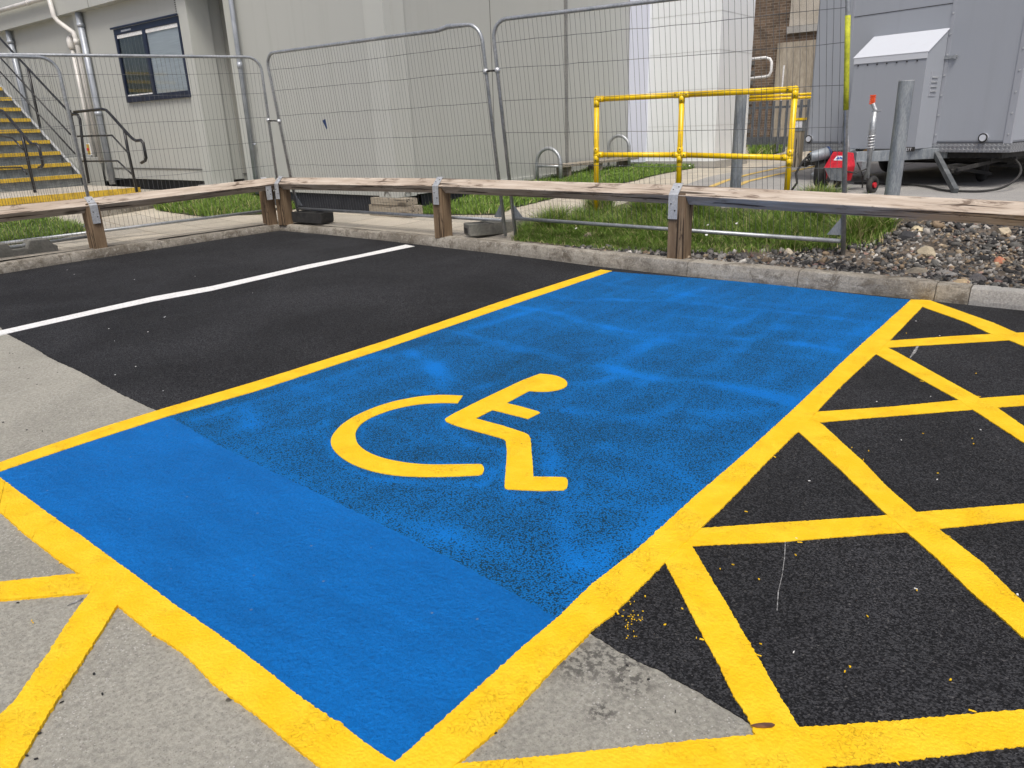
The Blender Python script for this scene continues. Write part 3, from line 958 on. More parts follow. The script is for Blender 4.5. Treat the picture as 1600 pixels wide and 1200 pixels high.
# ------------------------------------------------------------------ kerb
kb = [(0, 430.5), (108, 409.5), (246, 388.5), (375, 367.5)]
joints_px = [(108, 409.5), (246, 388.5), (375, 367.5)]
left_leg = [Vector((-8.72, -6, 0)), Vector((-8.80, 1.4, 0)), Vector((-8.86, 2.6, 0)), Vector((-8.95, 3.43, 0)), Vector((-9.0, 4.5, 0)), Vector((-9.05, 5.6, 0)), Vector((-9.03, 6.335, 0))]
right_leg = [Vector((-9.03, 6.21, 0)), Vector((-8.03, 6.215, 0)), Vector((-7.0, 6.19, 0)), Vector((-5.93, 6.12, 0)), Vector((-4.83, 6.05, 0)), Vector((-3.75, 5.93, 0)), Vector((-2.79, 5.885, 0)), Vector((-1.86, 5.895, 0)),
             Vector((-.90, 5.88, 0)), Vector((-.69, 5.88, 0)), Vector((.25, 5.87, 0)), Vector((1.2, 5.86, 0)), Vector((2.2, 5.86, 0)), Vector((3.2, 5.86, 0)), Vector((6, 5.86, 0))]
def kerb_stone(b, a, c, h, out, gap=.0028, drop=0, corner=(0, 0)):
    """out: unit vector away from the car park; profile with a battered, rounded face"""
    d = (c - a).normalized()
    a = a + d * gap; c = c - d * gap
    prof = [(0, -.06), (.001, h * .25), (.008, h * .6), (.018, h - .012), (.024, h - .003), (.034, h), (.12, h + .002), (.128, h - .006), (.128, -.06)]
    k = max(2, int((c - a).length / .06))
    vs = []; m = len(prof)
    for i in range(k + 1):
        p = a.lerp(c, i / k)
        e = 1 if 0 < i < k else .975
        for (u, z) in prof:
            q = p + out * u + Vector((0, 0, z * e if z > 0 else z))
            nv = mnoise.noise_vector(q * 11) * .003 + mnoise.noise_vector(q * 40) * .0022
            vs.append(q + nv)
    fs = []
    for i in range(k):
        for j in range(m - 1):
            fs.append((i * m + j, (i + 1) * m + j, (i + 1) * m + j + 1, i * m + j + 1))
    fs += [tuple(range(m)), tuple(k * m + j for j in range(m))[::-1]]
    b.add(vs, fs)
b = B()
for i, (a, c) in enumerate(zip(left_leg, left_leg[1:])):
    kerb_stone(b, a, c, .10 if i < 4 else .085, Vector((-1, 0, 0)))
structure(b.build('kerb', M['kerb'], recenter=False, smooth=False))
b = B(); b2 = B()
for i, (a, c) in enumerate(zip(right_leg, right_leg[1:])):
    d = (c - a).normalized(); out = Vector((-d.y, d.x, 0))
    h = [.085, .09, .10, .115, .125, .13, .13, .13, .125, .12, .12, .12, .12, .12][min(i, 13)]
    kerb_stone(b2 if i >= 9 else b, a, c, h, out)
structure(b.build('kerb', M['kerb'], recenter=False))
structure(b2.build('kerb', M['kerb_new'], recenter=False))

# ------------------------------------------------------------------ made ground behind the kerb
def grid_sheet(name, xs, ys, mat, dz=0):
    b = B(); vs = [(x, y, float(tz(x, y)) + dz) for y in ys for x in xs]
    nx = len(xs); fs = []
    for j in range(len(ys) - 1):
        for i in range(nx - 1):
            a = j * nx + i; fs.append((a, a + 1, a + 1 + nx, a + nx))
    b.add(vs, fs)
    o = b.build(name, mat, recenter=False)
    for p in o.data.polygons: p.use_smooth = True
    return structure(o)
def back_y(x):
    """rear edge of the kerb on the right leg"""
    pts = [(p.x, p.y + .125) for p in right_leg]
    return float(np.interp(x, [p[0] for p in pts], [p[1] for p in pts]))
xs = sorted(set(list(np.arange(-24, 6.01, .3)) + [-120, -70, -45, -34, 9, 14, 25, 45, 80]))
ys = sorted(set(list(np.arange(6.4, 14, .3)) + [14, 16, 20, 26, 34, 50, 90, 120]))
grid_sheet('paving', xs, ys, M['slabs'])
# wedge between kerb and grid on the right leg, follows the kerb line
b = B(); wx = list(np.arange(-9.2, 6.01, .25)); vs = []
for x in wx:
    vs += [(x, back_y(x) - .02, .098), (x, 6.4, float(tz(x, 6.4)))]
b.add(vs, [(2 * i, 2 * i + 2, 2 * i + 3, 2 * i + 1) for i in range(len(wx) - 1)])
structure(b.build('paving', M['slabs'], recenter=False))
grid_sheet('paving', [-120, -70, -45, -34, -24] + list(np.arange(-20, -9.2, .4)) + [-9.14], list(np.arange(-10, 6.3, .5)) + [6.4], M['slabs'])

# concrete yard where the trailer stands
yard = [gnd(1005, 312), gnd(1100, 313), gnd(1200, 318), gnd(1330, 333), gnd(1450, 343)]
yard = [(p.x, p.y) for p in yard]
print('yard edge', yard)
yard_poly = yard + [(12, 7.2), (60, 10), (60, 80), (-5.6, 80), (-6.2, 30), (-5.3, 15.5), (-5.2, 11.5), (-5.0, 9.2)]
drape('yard', yard_poly, .012, M['yard'], .4)
bank_poly = [(p.x, p.y) for p in (gnd(816, 372), gnd(850, 358), gnd(885, 347), gnd(925, 334), gnd(962, 326), gnd(1000, 312))] + yard[1:] + [(8, 7.3), (8, 6.0)] \
    + [(x, back_y(x) + .005) for x in np.arange(5.8, -4.9, -.5)]
drape('soil_bank', bank_poly, .018, M['soil'], .12, zf=lambda x, y: tz(x, y) + .012 * math.sin(x * 7) * math.sin(y * 9))
# yellow double line on the yard
for off, nm in ((0, 'pair of yellow road lines beyond the yellow handrail'),):
    pass
def far_line(pts, w_, nm, lab, zoff):
    P3 = [gnd(*p) for p in pts]
    b = B(); vs = []
    for i, p in enumerate(P3):
        d = (P3[min(i + 1, len(P3) - 1)] - P3[max(i - 1, 0)]).normalized(); nr = Vector((-d.y, d.x, 0)) * w_ / 2
        vs += [(p.x + nr.x, p.y + nr.y, float(tz(p.x, p.y)) + zoff), (p.x - nr.x, p.y - nr.y, float(tz(p.x, p.y)) + zoff)]
    b.add(vs, [(2 * i, 2 * i + 1, 2 * i + 3, 2 * i + 2) for i in range(len(P3) - 1)])
    return tag(b.build(nm, M['far_yellow'], recenter=False), lab, 'painted line', 'double yellow road lines on the yard')
M['far_yellow'] = worn('faded_road_yellow', (.60, .42, .12), (.68, .48, .14), 10, .8, fine=30, bmp=0, dirt=(.38, .35, .28), dirt_amt=.8)
far_line([(1105, 296), (1134, 284), (1170, 274), (1216, 264), (1262, 252)], .09, 'road_line', 'faded yellow road line on the yard, the farther of the pair behind the yellow handrail', .018)
far_line([(1140, 297), (1168, 285), (1210, 275), (1262, 264), (1285, 258)], .09, 'road_line', 'faded yellow road line on the yard, the nearer of the pair behind the yellow handrail', .018)

# ------------------------------------------------------------------ timber knee rail
knee = thing('knee_rail', (-9.05, 6.2, .09), 'low weathered timber knee rail on stout posts along the kerb', 'barrier')
def rail_piece(a, b_, side=.115, name='rail'):
    a, b_ = Vector(a), Vector(b_)
    R = frame_of(a, b_)
    q = Matrix.Rotation(math.radians(45), 3, 'X')
    bx = B(); bx.box((a + b_) / 2, ((b_ - a).length, side, side), R @ q)
    o = bx.build(name, M['wood'], knee, frame=R @ q, bevel=.006)
    return o
def knee_post(x, y, z0, zt, ang, w_=.145):
    R = Matrix.Rotation(ang, 3, 'Z')
    X, Y = R @ Vector((1, 0, 0)), R @ Vector((0, 1, 0))
    # post with a V notch on top: rail runs along local X, so the notch is cut in the YZ outline
    h = w_ / 2
    prof = [(-h, 0), (h, 0), (h, zt - z0 + .0), (0, zt - z0 - h * 1.0), (-h, zt - z0)]
    b = B()
    b.prism(prof, Vector((x, y, z0)) - X * h, Y, (0, 0, 1), X, w_)
    G_ = Matrix(((0, 0, 1), (0, 1, 0), (-1, 0, 0)))     # grain upright
    return b.build('post', M['wood_post'], knee, frame=G_, bevel=.005)
def bracket(x, y, zrail, ang, side=.115, wid=.085):
    """steel strap folded over the front of the diamond rail and down the post"""
    R = Matrix.Rotation(ang, 3, 'Z')
    X, Y = R @ Vector((1, 0, 0)), R @ Vector((0, -1, 0))     # Y here: toward the car park
    hd = side * .7071
    t = .004
    top = Vector((x, y, zrail + hd + .003))
    c = hd + .006
    pr = [(-.012, .004), (0, .004), (c, -hd - .002), (c, -hd - .20), (c + t, -hd - .20), (c + t, -hd + .001), (.002, .0095), (-.012, .0095)]
    b = B(); b.prism(pr, top - X * wid / 2, Y, (0, 0, 1), X, wid)
    br = b.build('bracket', M['galv_pale'], knee)
    s = B()
    for (u, dz) in ((-.018, -.10), (.02, -.155)):
        s.disc(Vector((x, y, zrail - .03)) + X * u + Y * (c + t + .002) + Vector((0, 0, dz + .06)), Y, .006, .005, 8)
    nsl = (Y * 1 + Vector((0, 0, 1))).normalized()
    for (u, k_) in ((-.02, .55), (.02, .3)):
        p = top.lerp(Vector((x, y, zrail)) + Y * hd, k_) + X * u
        s.disc(p + nsl * .009, nsl, .006, .005, 8)
    s.build_each('screw', M['chassis'], br)
RZ = {'p1': (-9.08, 3.80, .575), 'c': (-9.02, 6.24, .63), 'p2': (-5.93, 6.21, .665), 'p3': (-2.94, 6.03, .665)}
p0 = Vector((-9.16, 1.3, .545)); p1 = Vector(RZ['p1']); pc = Vector(RZ['c']); p2 = Vector(RZ['p2']); p3 = Vector(RZ['p3']); p4 = Vector((0.05, 5.98, .60))
# the diamond rails butt at the posts
rail_piece(p0 + Vector((0, -1.5, 0)), p1 + Vector((0, -.003, 0)))
rail_piece(p1 + Vector((0, .003, 0)), pc + Vector((0, -.03, 0)))
rail_piece(pc + Vector((.03, 0, 0)), p2 + Vector((-.003, 0, 0)))
rail_piece(p2 + Vector((.003, 0, 0)), p3 + Vector((-.003, 0, 0)))
rail_piece(p3 + Vector((.003, 0, 0)), p4)
rail_piece(p4 + Vector((.006, 0, 0)), p4 + Vector((3, -.02, 0)))
L90 = math.radians(90)
knee_post(-9.08, 3.80, .085, .575 + .03, L90)
knee_post(-9.14, 6.14, .075, .63 + .02, L90, .14)
knee_post(-8.96, 6.27, .075, .63 + .02, 0, .15)
knee_post(-5.93, 6.21, .09, .665 + .02, 0)
knee_post(-2.94, 6.03, .12, .665 + .02, 0, .155)
knee_post(.05, 5.98, .11, .60 + .02, 0)
bracket(-9.08, 3.80, .575, L90); bracket(-9.05, 6.06, .628, L90); bracket(-8.90, 6.235, .631, 0); bracket(-5.93, 6.21, .665, 0); bracket(-2.97, 6.03, .665, 0); bracket(.05, 5.98, .60, 0)

# ------------------------------------------------------------------ temporary mesh fence panels
GP = 'temporary steel mesh fence panels'
def fence_panel(bl, br, tl, tr, rail_l, rail_r, label, seed, marker=False, dent=False):
    bl, br, tl, tr = map(Vector, (bl, br, tl, tr))
    root = thing('mesh_fence', bl, label, 'fence panel', GP)
    ul = (tl - bl).normalized(); ur = (tr - br).normalized()
    top = (tr - tl).normalized()
    r = .17
    def arc(c, a, b_, k=6):
        return [c + (a * math.cos(t) + b_ * math.sin(t)) * r for t in [math.pi / 2 * i / k for i in range(k + 1)]]
    cl = tl - ul * r + top * r; cr = tr - ur * r - top * r
    pts = [bl] + arc(cl, -top, ul) + ([] if not dent else [tl.lerp(tr, .84) + Vector((0, 0, -.012)), tl.lerp(tr, .88) + Vector((0, 0, .010))]) + arc(cr, ur, top) + [br]
    rr = [.019] * len(pts)
    if dent: rr[9] = .026; rr[8] = .022
    b = B(); b.tube(pts, rr, 12)
    b.build('frame', M['galv'], root, smooth=True)
    ra = bl + ul * rail_l; rb = br + ur * rail_r
    b = B(); b.tube([ra - (rb - ra).normalized() * -.02, rb - (rb - ra).normalized() * .02], .019, 12)
    b.build('bottom_rail', M['galv'], root, smooth=True)
    # wires
    rg = random.Random(seed)
    W_ = (br - bl).length
    n = int(W_ / .052)
    b = B()
    nrm = (br - bl).cross(Vector((0, 0, 1))).normalized()
    for i in range(1, n):
        s = i / n
        a = ra.lerp(rb, s); c = tl.lerp(tr, s)
        dd = min(s, 1 - s) * W_
        cut = r - math.sqrt(max(0, r * r - (r - dd) ** 2)) if dd < r else 0
        c = c - (c - a).normalized() * cut
        k = 7; P_ = []
        j1 = rg.uniform(-.006, .006); j2 = rg.uniform(-.006, .006)
        for q in range(k + 1):
            t = q / k
            p = a.lerp(c, t)
            o_ = math.sin(math.pi * t) * j1 + math.sin(2 * math.pi * t) * j2 + (rg.uniform(-.0015, .0015) if 0 < q < k else 0)
            P_.append(p + top * o_ + nrm * .012 * math.sin(math.pi * t) * math.sin(s * 9 + seed))
        b.tube(P_, .0018, 4, caps=False)
    rows = [.155, .30, .46, .62, .775, .90]
    for t in rows:
        P_ = []
        for q in range(15):
            s = q / 14
            a = ra.lerp(rb, s); c = tl.lerp(tr, s)
            P_.append(a.lerp(c, t) + Vector((0, 0, rg.uniform(-.004, .004) - .012 * math.sin(math.pi * s) * rg.uniform(.3, 1))) + nrm * (.004 + .012 * math.sin(math.pi * t) * math.sin(s * 9 + seed)))
        b.tube(P_, .0022, 4, caps=False)
    b.build('wire_mesh', M['wire'], root)
    # triangular stays at the foot of each post
    for (base, u, dr) in ((bl, ul, top), (br, ur, -top)):
        g = B(); o_ = base + u * .20 - nrm * .004
        g.prism([(0, 0), (.13, .0), (0, .17)], o_, dr, u, nrm, .006)
        g.build('gusset', M['galv_dull'], root)
    if marker:
        b = B()
        P_ = [br.lerp(tr, t) for t in (.56, .66, .76, .88)]
        b.tube(P_, .0205, 12)
        b.build('marker_paint', M['lime'], root, smooth=True)
    return root
fence_panel((-9.66, .50, .06), (-9.34, 3.92, .12), (-9.72, .48, 2.10), (-9.38, 3.90, 2.13), .07, .09, 'nearest mesh fence panel at the left edge, round corner before the steps', 1)
fence_panel((-9.98, 2.75, .10), (-9.22, 6.40, .13), (-10.05, 2.78, 2.17), (-9.16, 6.33, 2.22), .08, .14, 'mesh fence panel before the navy window, ending at the knee rail corner', 2)
fence_panel((-8.86, 6.42, .13), (-5.20, 6.42, .13), (-8.84, 6.20, 2.23), (-5.24, 6.19, 2.23), .155, .17, 'mesh fence panel with a dented top corner, between the corner and the second timber post', 3, dent=True)
fence_panel((-5.06, 6.42, .13), (-1.72, 6.58, .125), (-5.05, 6.14, 2.23), (-1.865, 6.44, 2.22), .20, .15, 'mesh fence panel with lime paint on its right post, in front of the yellow handrail', 4, marker=True)

def clamp(p, q, label):
    p, q = Vector(p), Vector(q)
    root = thing('pipe_coupler', (p + q) / 2, label, 'clamp', 'couplers joining the fence panels')
    b = B(); b.tube([p - Vector((0, 0, .022)), p + Vector((0, 0, .022))], .027, 12)
    b.build('collar', M['galv_pale'], root, smooth=True)
    b = B(); b.tube([q - Vector((0, 0, .022)), q + Vector((0, 0, .022))], .027, 12)
    b.build('collar', M['galv_pale'], root, smooth=True)
    b = B(); b.bar(p, q, .028, .014); d = (q - p).normalized(); n_ = d.cross(Vector((0, 0, 1)))
    b.tube([(p + q) / 2 - n_ * .05, (p + q) / 2 + n_ * .05], .008, 8)
    b.build('bolt', M['chassis'], root)
clamp((-5.232, 6.236, 1.79), (-5.052, 6.20, 1.79), 'steel coupler between the dented panel and the lime-marked panel')
clamp((-9.18, 6.352, 1.44), (-8.85, 6.285, 1.42), 'steel coupler between the window panel and the dented panel')

def fence_foot(c, ang, L, W_, H_, mat, label, lump=False):
    R = Matrix.Rotation(ang, 3, 'Z'); X, Y = R @ Vector((1, 0, 0)), R @ Vector((0, 1, 0))
    c = Vector(c)
    root = thing('ballast_block', c, label, 'ballast block', 'ballast feet of the fence panels')
    h = L / 2
    if lump:
        pr = [(-h, 0), (h, 0), (h, H_ * .45), (h * .92, H_ * .5), (h * .80, H_), (h * .35, H_), (h * .25, H_ * .5), (-h * .1, H_ * .5), (-h * .2, H_), (-h * .62, H_), (-h * .72, H_ * .5), (-h, H_ * .45)]
    else:
        pr = [(-h + .012, 0), (h - .012, 0), (h, H_ * .3), (h, H_ * .95), (h - .01, H_), (-h + .01, H_), (-h, H_ * .95), (-h, H_ * .2)]
    b = B(); b.prism(pr, c - Y * W_ / 2, X, (0, 0, 1), Y, W_)
    o = b.build('block', mat, root, bevel=.008)
    b = B()
    b.box(c - X * (h + .001) + Vector((0, 0, H_ * .42)), (.012, W_ * .5, H_ * .45), R)
    b.build('hand_hole', M['seam'] if lump else M['chassis'], root)
    b = B()
    for s in (-.25, .25): b.box(c + X * L * s + Vector((0, 0, H_ + .002)) if not lump else c + X * L * s * .5 + Vector((0, 0, H_ * .5)), (.05, W_ * .6, .012), R)
    b.build_each('ridge', mat, root)
f1a, f1b = gnd(752, 371), gnd(806, 358)
fence_foot((f1a + f1b) / 2 + Vector((0, .06, 0)), math.atan2((f1b - f1a).y, (f1b - f1a).x) , .84, .2, .13, M['grey_block'], 'grey ballast foot lying across the paving by the second timber post')
_f = gnd(481, 350)
fence_foot((_f.x, _f.y + .09, .115), math.radians(3), .60, .22, .14, M['rubber'], 'black ballast foot on the paving right of the corner post')
fence_foot((-9.42, 3.06, .095), math.radians(86), .80, .22, .15, M['grey_block'], 'ridged grey ballast foot behind the kerb at the left edge', lump=True)

# scrap of dark flag stuck on the mesh
fs_ = vplane(507, 194, 'Y', 6.10)
b = B(); b.prism([(0, 0), (.055, .02), (.075, -.085), (.06, -.10)], fs_ + Vector((-.03, 0, .04)), (1, 0, 0), (0, 0, 1), (0, -1, 0), .003)
tag(b.build('plastic_scrap', M['navy']), 'small dark blue scrap of plastic caught in the fence mesh', 'scrap')

# ------------------------------------------------------------------ grey site cabins
# right-hand (main) cabin: corner at X=-7.85, Y=7.35
BX, BY, TOP = -7.85, 7.35, 5.4
mainb = thing('site_cabin', (BX, BY, .2), 'large plain grey cabin behind the fence, its corner facing the car park', 'building')
b = B(); b.span(-11.3, BX, BY, 13.62, .39, TOP); b.build('wall', M['cream'], mainb)
b = B(); b.span(-11.36, -11.12, BY - .035, BY + .1, .375, TOP); b.build('corner_trim', M['cream_trim'], mainb)
b = B(); b.span(BX - .34, BX + .03, BY - .03, BY + .1, .375, TOP); b.span(BX - .1, BX + .03, BY + .101, BY + .34, .375, TOP); b.build('corner_trim', M['cream_trim'], mainb)
b = B(); b.span(BX, BX + .012, 11.45, 11.54, .44, TOP); b.build_each('joint_strip', M['strip_grey'], mainb)
b = B(); b.span(BX, BX + .006, 9.5, 9.506, .6, TOP); b.build_each('panel_seam', M['seam'], mainb)
b = B(); b.span(-11.1, BX - .36, BY + .03, BY + .06, .14, .388); b.build('skirting_board', M['black_board'], mainb)
b = B(); b.span(BX - .06, BX - .03, BY + .5, 13.5, .20, .388); b.build('skirting_board', M['black_board'], mainb)
b = B(); b.span(BX + .0, BX + .025, BY + .36, 13.6, .392, .45); b.build('base_angle', M['cream_trim'], mainb)
b = B()
for dx in (-.20, .12):
    pts = [(BX + .04 if dx > 0 else BX + dx, (BY - .032) if dx < 0 else BY + dx, z) for z in (.38,)]
for (cx, cy, nx, ny) in ((BX - .17, BY - .036, 0, -1), (BX + .036, BY + .16, 1, 0)):
    tgt = Vector((ny if nx == 0 else 0, nx, 0)).normalized() if nx == 0 else Vector((0, 1, 0))
    ring = []
    for k in range(9):
        t = math.pi * k / 8
        ring.append(Vector((cx, cy, .40)) + tgt * .055 * math.cos(t) + Vector((0, 0, .06 * math.sin(t))))
    b.tube(ring, .010, 8)
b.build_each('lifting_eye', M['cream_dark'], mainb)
# sleepers that carry the corner
sl1 = gnd(597, 328)
b = B(); b.span(-8.36, -7.50, 7.26, 7.47, float(tz(-8, 7.3)), .275)
tag(b.build('sleeper', M['sleeper'], uneven=.006, cuts=.12), 'lower of two weathered grey sleepers carrying the cabin corner', 'timber', 'sleepers under the cabin corner')
b = B(); b.span(-8.30, -7.60, 7.25, 7.475, .280, .372)
tag(b.build('sleeper', M['sleeper'], uneven=.006, cuts=.12), 'upper of two weathered grey sleepers carrying the cabin corner', 'timber', 'sleepers under the cabin corner')
# downpipe on the main cabin
dp = [vplane(375, 0, 'Y', BY - .09), vplane(411, 270, 'Y', BY - .09)]
xdp = (-11.05)
b = B(); b.tube([(xdp, BY - .09, .35), (xdp, BY - .09, TOP)], .036, 14); pb = b.build('downpipe', M['pipe_grey'], mainb, smooth=True)
b = B(); b.tube([(xdp, BY - .09, 2.24), (xdp, BY - .09, 2.33)], .042, 14); b.span(xdp - .06, xdp + .06, BY - .055, BY - .04, 1.1, 1.13); b.build_each('pipe_clip', M['pipe_grey'], pb, smooth=True)

# left cabin with the window
CY = 6.95
leftb = thing('site_cabin', (-11.9, CY, .3), 'grey cabin with a navy framed window behind the steps', 'building')
b = B(); b.span(-30, -11.78, CY, 12, .56, 3.62); b.build('wall', M['cream'], leftb)
b = B(); b.span(-12.02, -11.75, CY - .03, CY + .35, .50, 3.60); b.build('corner_post', M['cream_trim'], leftb)
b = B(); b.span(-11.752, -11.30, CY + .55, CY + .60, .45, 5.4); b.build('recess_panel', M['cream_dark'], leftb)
b = B(); b.span(-11.752, -11.30, CY + .535, CY + .549, .64, .655); b.span(-15.2, -12.05, CY - .012, CY, .74, .755); b.build_each('base_groove', M['seam'], leftb)
b = B(); b.span(-30, -12.05, CY + .15, CY + .18, .2, .555); b.build('skirting_board', M['black_board'], leftb)
b = B(); b.span(-12.2, -11.6, CY - .05, CY + .25, float(tz(-12, 7)), .495); b.build('base_pad', M['kerb_new'], leftb)
b = B(); b.span(-30, -11.3, CY - .16, CY + .3, 3.44, 4.3); b.build('fascia', M['cream'], leftb)
b = B(); b.span(-14.62, -14.61, CY - .163, CY - .158, 3.44, 4.3); b.build('fascia_joint', M['seam'], leftb)
for xp in (-15.42, -18.68):
    b = B(); b.span(xp - .17, xp + .06, CY - .035, CY, .50, 3.44); b.build('wall_pilaster', M['cream_trim'], leftb)
    b = B(); b.tube([(xp + .17, CY - .07, .45), (xp + .17, CY - .07, 3.44)], .055, 14); q = b.build('downpipe', M['pipe_grey'], leftb, smooth=True)
    b = B(); b.tube([(xp + .17, CY - .07, 1.7), (xp + .17, CY - .07, 1.76)], .065, 14); b.tube([(xp + .17, CY - .07, 3.2), (xp + .17, CY - .07, 3.26)], .065, 14)
    b.build_each('pipe_clip', M['pipe_grey'], q, smooth=True)
# window
wx0, wx1, wz0, wz1 = -14.14, -11.98 - .02, 1.87, 3.05
xm = -13.13
win = B()
fy0, fy1 = CY - .045, CY + .02
win.span(wx0, wx1, fy0, fy1, wz1 - .09, wz1); win.span(wx0, wx1, fy0, fy1, wz0, wz0 + .10)
win.span(wx0, wx0 + .07, fy0, fy1, wz0 + .10, wz1 - .09); win.span(wx1 - .05, wx1, fy0, fy1, wz0 + .10, wz1 - .09)
win.span(xm - .05, xm + .05, fy0, fy1, wz0 + .10, wz1 - .09)
win.span(wx0 - .05, wx1 + .02, CY - .075, CY - .046, wz1 - .0, wz1 + .03)
wn = win.build('window', M['frame_blue'], leftb, bevel=.004)
b = B(); b.span(wx0 + .07, xm - .05, CY - .022, CY - .017, wz0 + .10, wz1 - .09); b.build('pane', M['glass'], wn)
b = B(); b.span(xm + .05, wx1 - .05, CY - .022, CY - .017, wz0 + .10, wz1 - .09); b.build('pane', M['glass'], wn)
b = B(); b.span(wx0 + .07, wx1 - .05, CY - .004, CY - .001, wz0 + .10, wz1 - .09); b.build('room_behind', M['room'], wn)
b = B()
for i in range(34):
    z = wz0 + .103 + i * (wz1 - wz0 - .20) / 34
    b.prism([(0, 0), (.007, .002), (.004, .0285), (-.003, .0285)], (xm + .052, CY - .014, z), (0, 1, 0), (0, 0, 1), (1, 0, 0), wx1 - .104 - xm)
b.build('blind', M['blind'], wn)
b = B()
for i in range(7):
    x = wx0 + .14 + i * .12
    b.span(x, x + .010, CY - .013, CY - .010, wz0 + .12, wz1 - .16)
b.build('blind', M['step_grey'], wn)
b = B(); b.span(wx0 + .075, xm - .055, CY - .034, CY - .024, wz1 - .15, wz1 - .095); b.span(xm + .055, wx1 - .055, CY - .034, CY - .024, wz1 - .15, wz1 - .095)
b.span(wx0 + .075, xm - .055, CY - .034, CY - .024, wz0 + .105, wz0 + .125); b.build_each('blind_rail', M['white'], wn)
b = B(); b.span(wx0 + .28, wx0 + .62, fy0 - .006, fy0, wz1 - .062, wz1 - .035); b.build('trickle_vent', M['pipe_grey'], wn)
b = B()
for i in range(6): b.span(-12.10, -12.03, CY - .008, CY - .001, 3.12 + i * .03, 3.132 + i * .03)
b.build('wall_vent', M['seam'], leftb)
# rain pipes
gy = CY - .24
gx = -15.95
b = B(); b.tube([(-24, gy, 3.82), (gx, gy, 3.745), (gx + .05, gy, 3.70), (gx + .09, gy, 3.42), (gx + .15, gy + .03, 3.33), (gx + .42, CY - .10, 3.13), (gx + .45, CY - .09, 3.0), (gx + .45, CY - .09, .85)], .042, 14)
g = b.build('rain_pipe', M['pvc'], leftb, smooth=True)
b = B(); b.tube([(gx - .9, gy, 3.755), (gx - .86, gy, 3.755)], .05, 14); b.tube([(gx + .45, CY - .09, 2.93), (gx + .45, CY - .09, 3.02)], .05, 14); b.build_each('pipe_collar', M['pvc'], g, smooth=True)
b = B(); b.tube([(gx + .20, CY - .08, .75), (gx + .20, CY - .08, 2.85)], .036, 14); g = b.build('vent_pipe', M['pvc'], leftb, smooth=True)
b = B(); b.tube([(gx + .20, CY - .08, 2.86), (gx + .20, CY - .08, 2.90), (gx + .20, CY - .08, 3.02), (gx + .20, CY - .08, 3.10)], [.045, .07, .075, .04], 14); b.build('pipe_cowl', M['pvc'], g, smooth=True)
# isolator switch
iso = thing('isolator_switch', vplane(147, 232, 'Y', CY - .02), 'small yellow and grey isolator switch on the cabin wall behind the black handrail', 'switch')
ip = vplane(147, 233, 'Y', CY - .02)
b = B(); b.box(ip + Vector((0, -.05, 0)), (.15, .09, .22)); b.build('box', M['white'], iso, bevel=.006)
b = B(); b.box(ip + Vector((-.02, -.098, .0)), (.105, .006, .19)); b.build('face_plate', M['step_yellow'], iso)
b = B(); b.disc(ip + Vector((-.012, -.112, 0)), (0, 1, 0), .026, .022); b.build('knob', M['red'], iso)
b = B()
for dx in (-.03, .03): b.tube([ip + Vector((dx, -.05, -.085)), ip + Vector((dx, -.05, -.3)), ip + Vector((dx * 2, -.03, -.6))], .012, 8)
b.build_each('cable', M['chassis'], iso)

# ------------------------------------------------------------------ white cabin beyond
wh = thing('white_cabin', (-6.05, 13.6, .39), 'tall white clad block beyond the grey cabin, behind the yellow handrail', 'building')
b = B(); b.span(-11, -6.03, 13.66, 15.15, .52, 6.5); b.build('wall', M['white_clad'], wh)
b = B(); b.span(-7.84, -7.44, 13.62, 13.658, .50, 6.5); b.build('corner_trim', M['lilac_trim'], wh)
b = B()
for z in (1.15, 1.78, 2.42, 3.05): b.span(-7.42, -6.03, 13.657, 13.66, z, z + .004)
for z in (1.15, 1.78, 2.42, 3.05): b.span(-6.03, -6.027, 13.661, 15.14, z, z + .004)
b.build_each('panel_seam', M['cream_trim'], wh)
b = B(); b.span(-11, -6.0, 13.63, 15.2, .28, .518); b.build('plinth', M['kerb_new'], wh)
# ------------------------------------------------------------------ brick building, far
brick = thing('brick_building', (-9, 24, .39), 'dark brown brick building with a stained rendered panel, farthest back', 'building')
b = B(); b.span(-30, 8, 24, 34, .3, 12); b.build('wall', M['brick'], brick)
r0 = vplane(1217, 60, 'Y', 24); r1 = vplane(1290, 60, 'Y', 24); rl_ = vplane(1240, 45, 'Y', 24)
b = B(); b.span(r0.x, 6, 23.93, 24, .6, rl_.z - .35); b.build('render_panel', M['render'], brick)
b = B(); b.span(r0.x + .25, 6, 23.90, 23.995, rl_.z - .12, rl_.z + .06); b.build('window_sill', M['kerb_new'], brick)
b = B(); b.span(r0.x + .3, 6, 23.93, 23.995, rl_.z + .07, rl_.z + 1.0); b.build('window', M['slabs_plain'] if 'slabs_plain' in M else M['kerb_new'], brick)
b = B(); b.span(r0.x + .2, 6, 23.90, 23.995, rl_.z + 1.0, rl_.z + 1.18); b.build('lintel', M['white'], brick)
b = B()
for i in range(6):
    for j in range(8):
        b.span(-12.3 + i * .5, -11.95 + i * .5, 23.96, 23.995, .8 + j * .28, .92 + j * .28)
b.build_each('air_brick', M['seam'], brick)
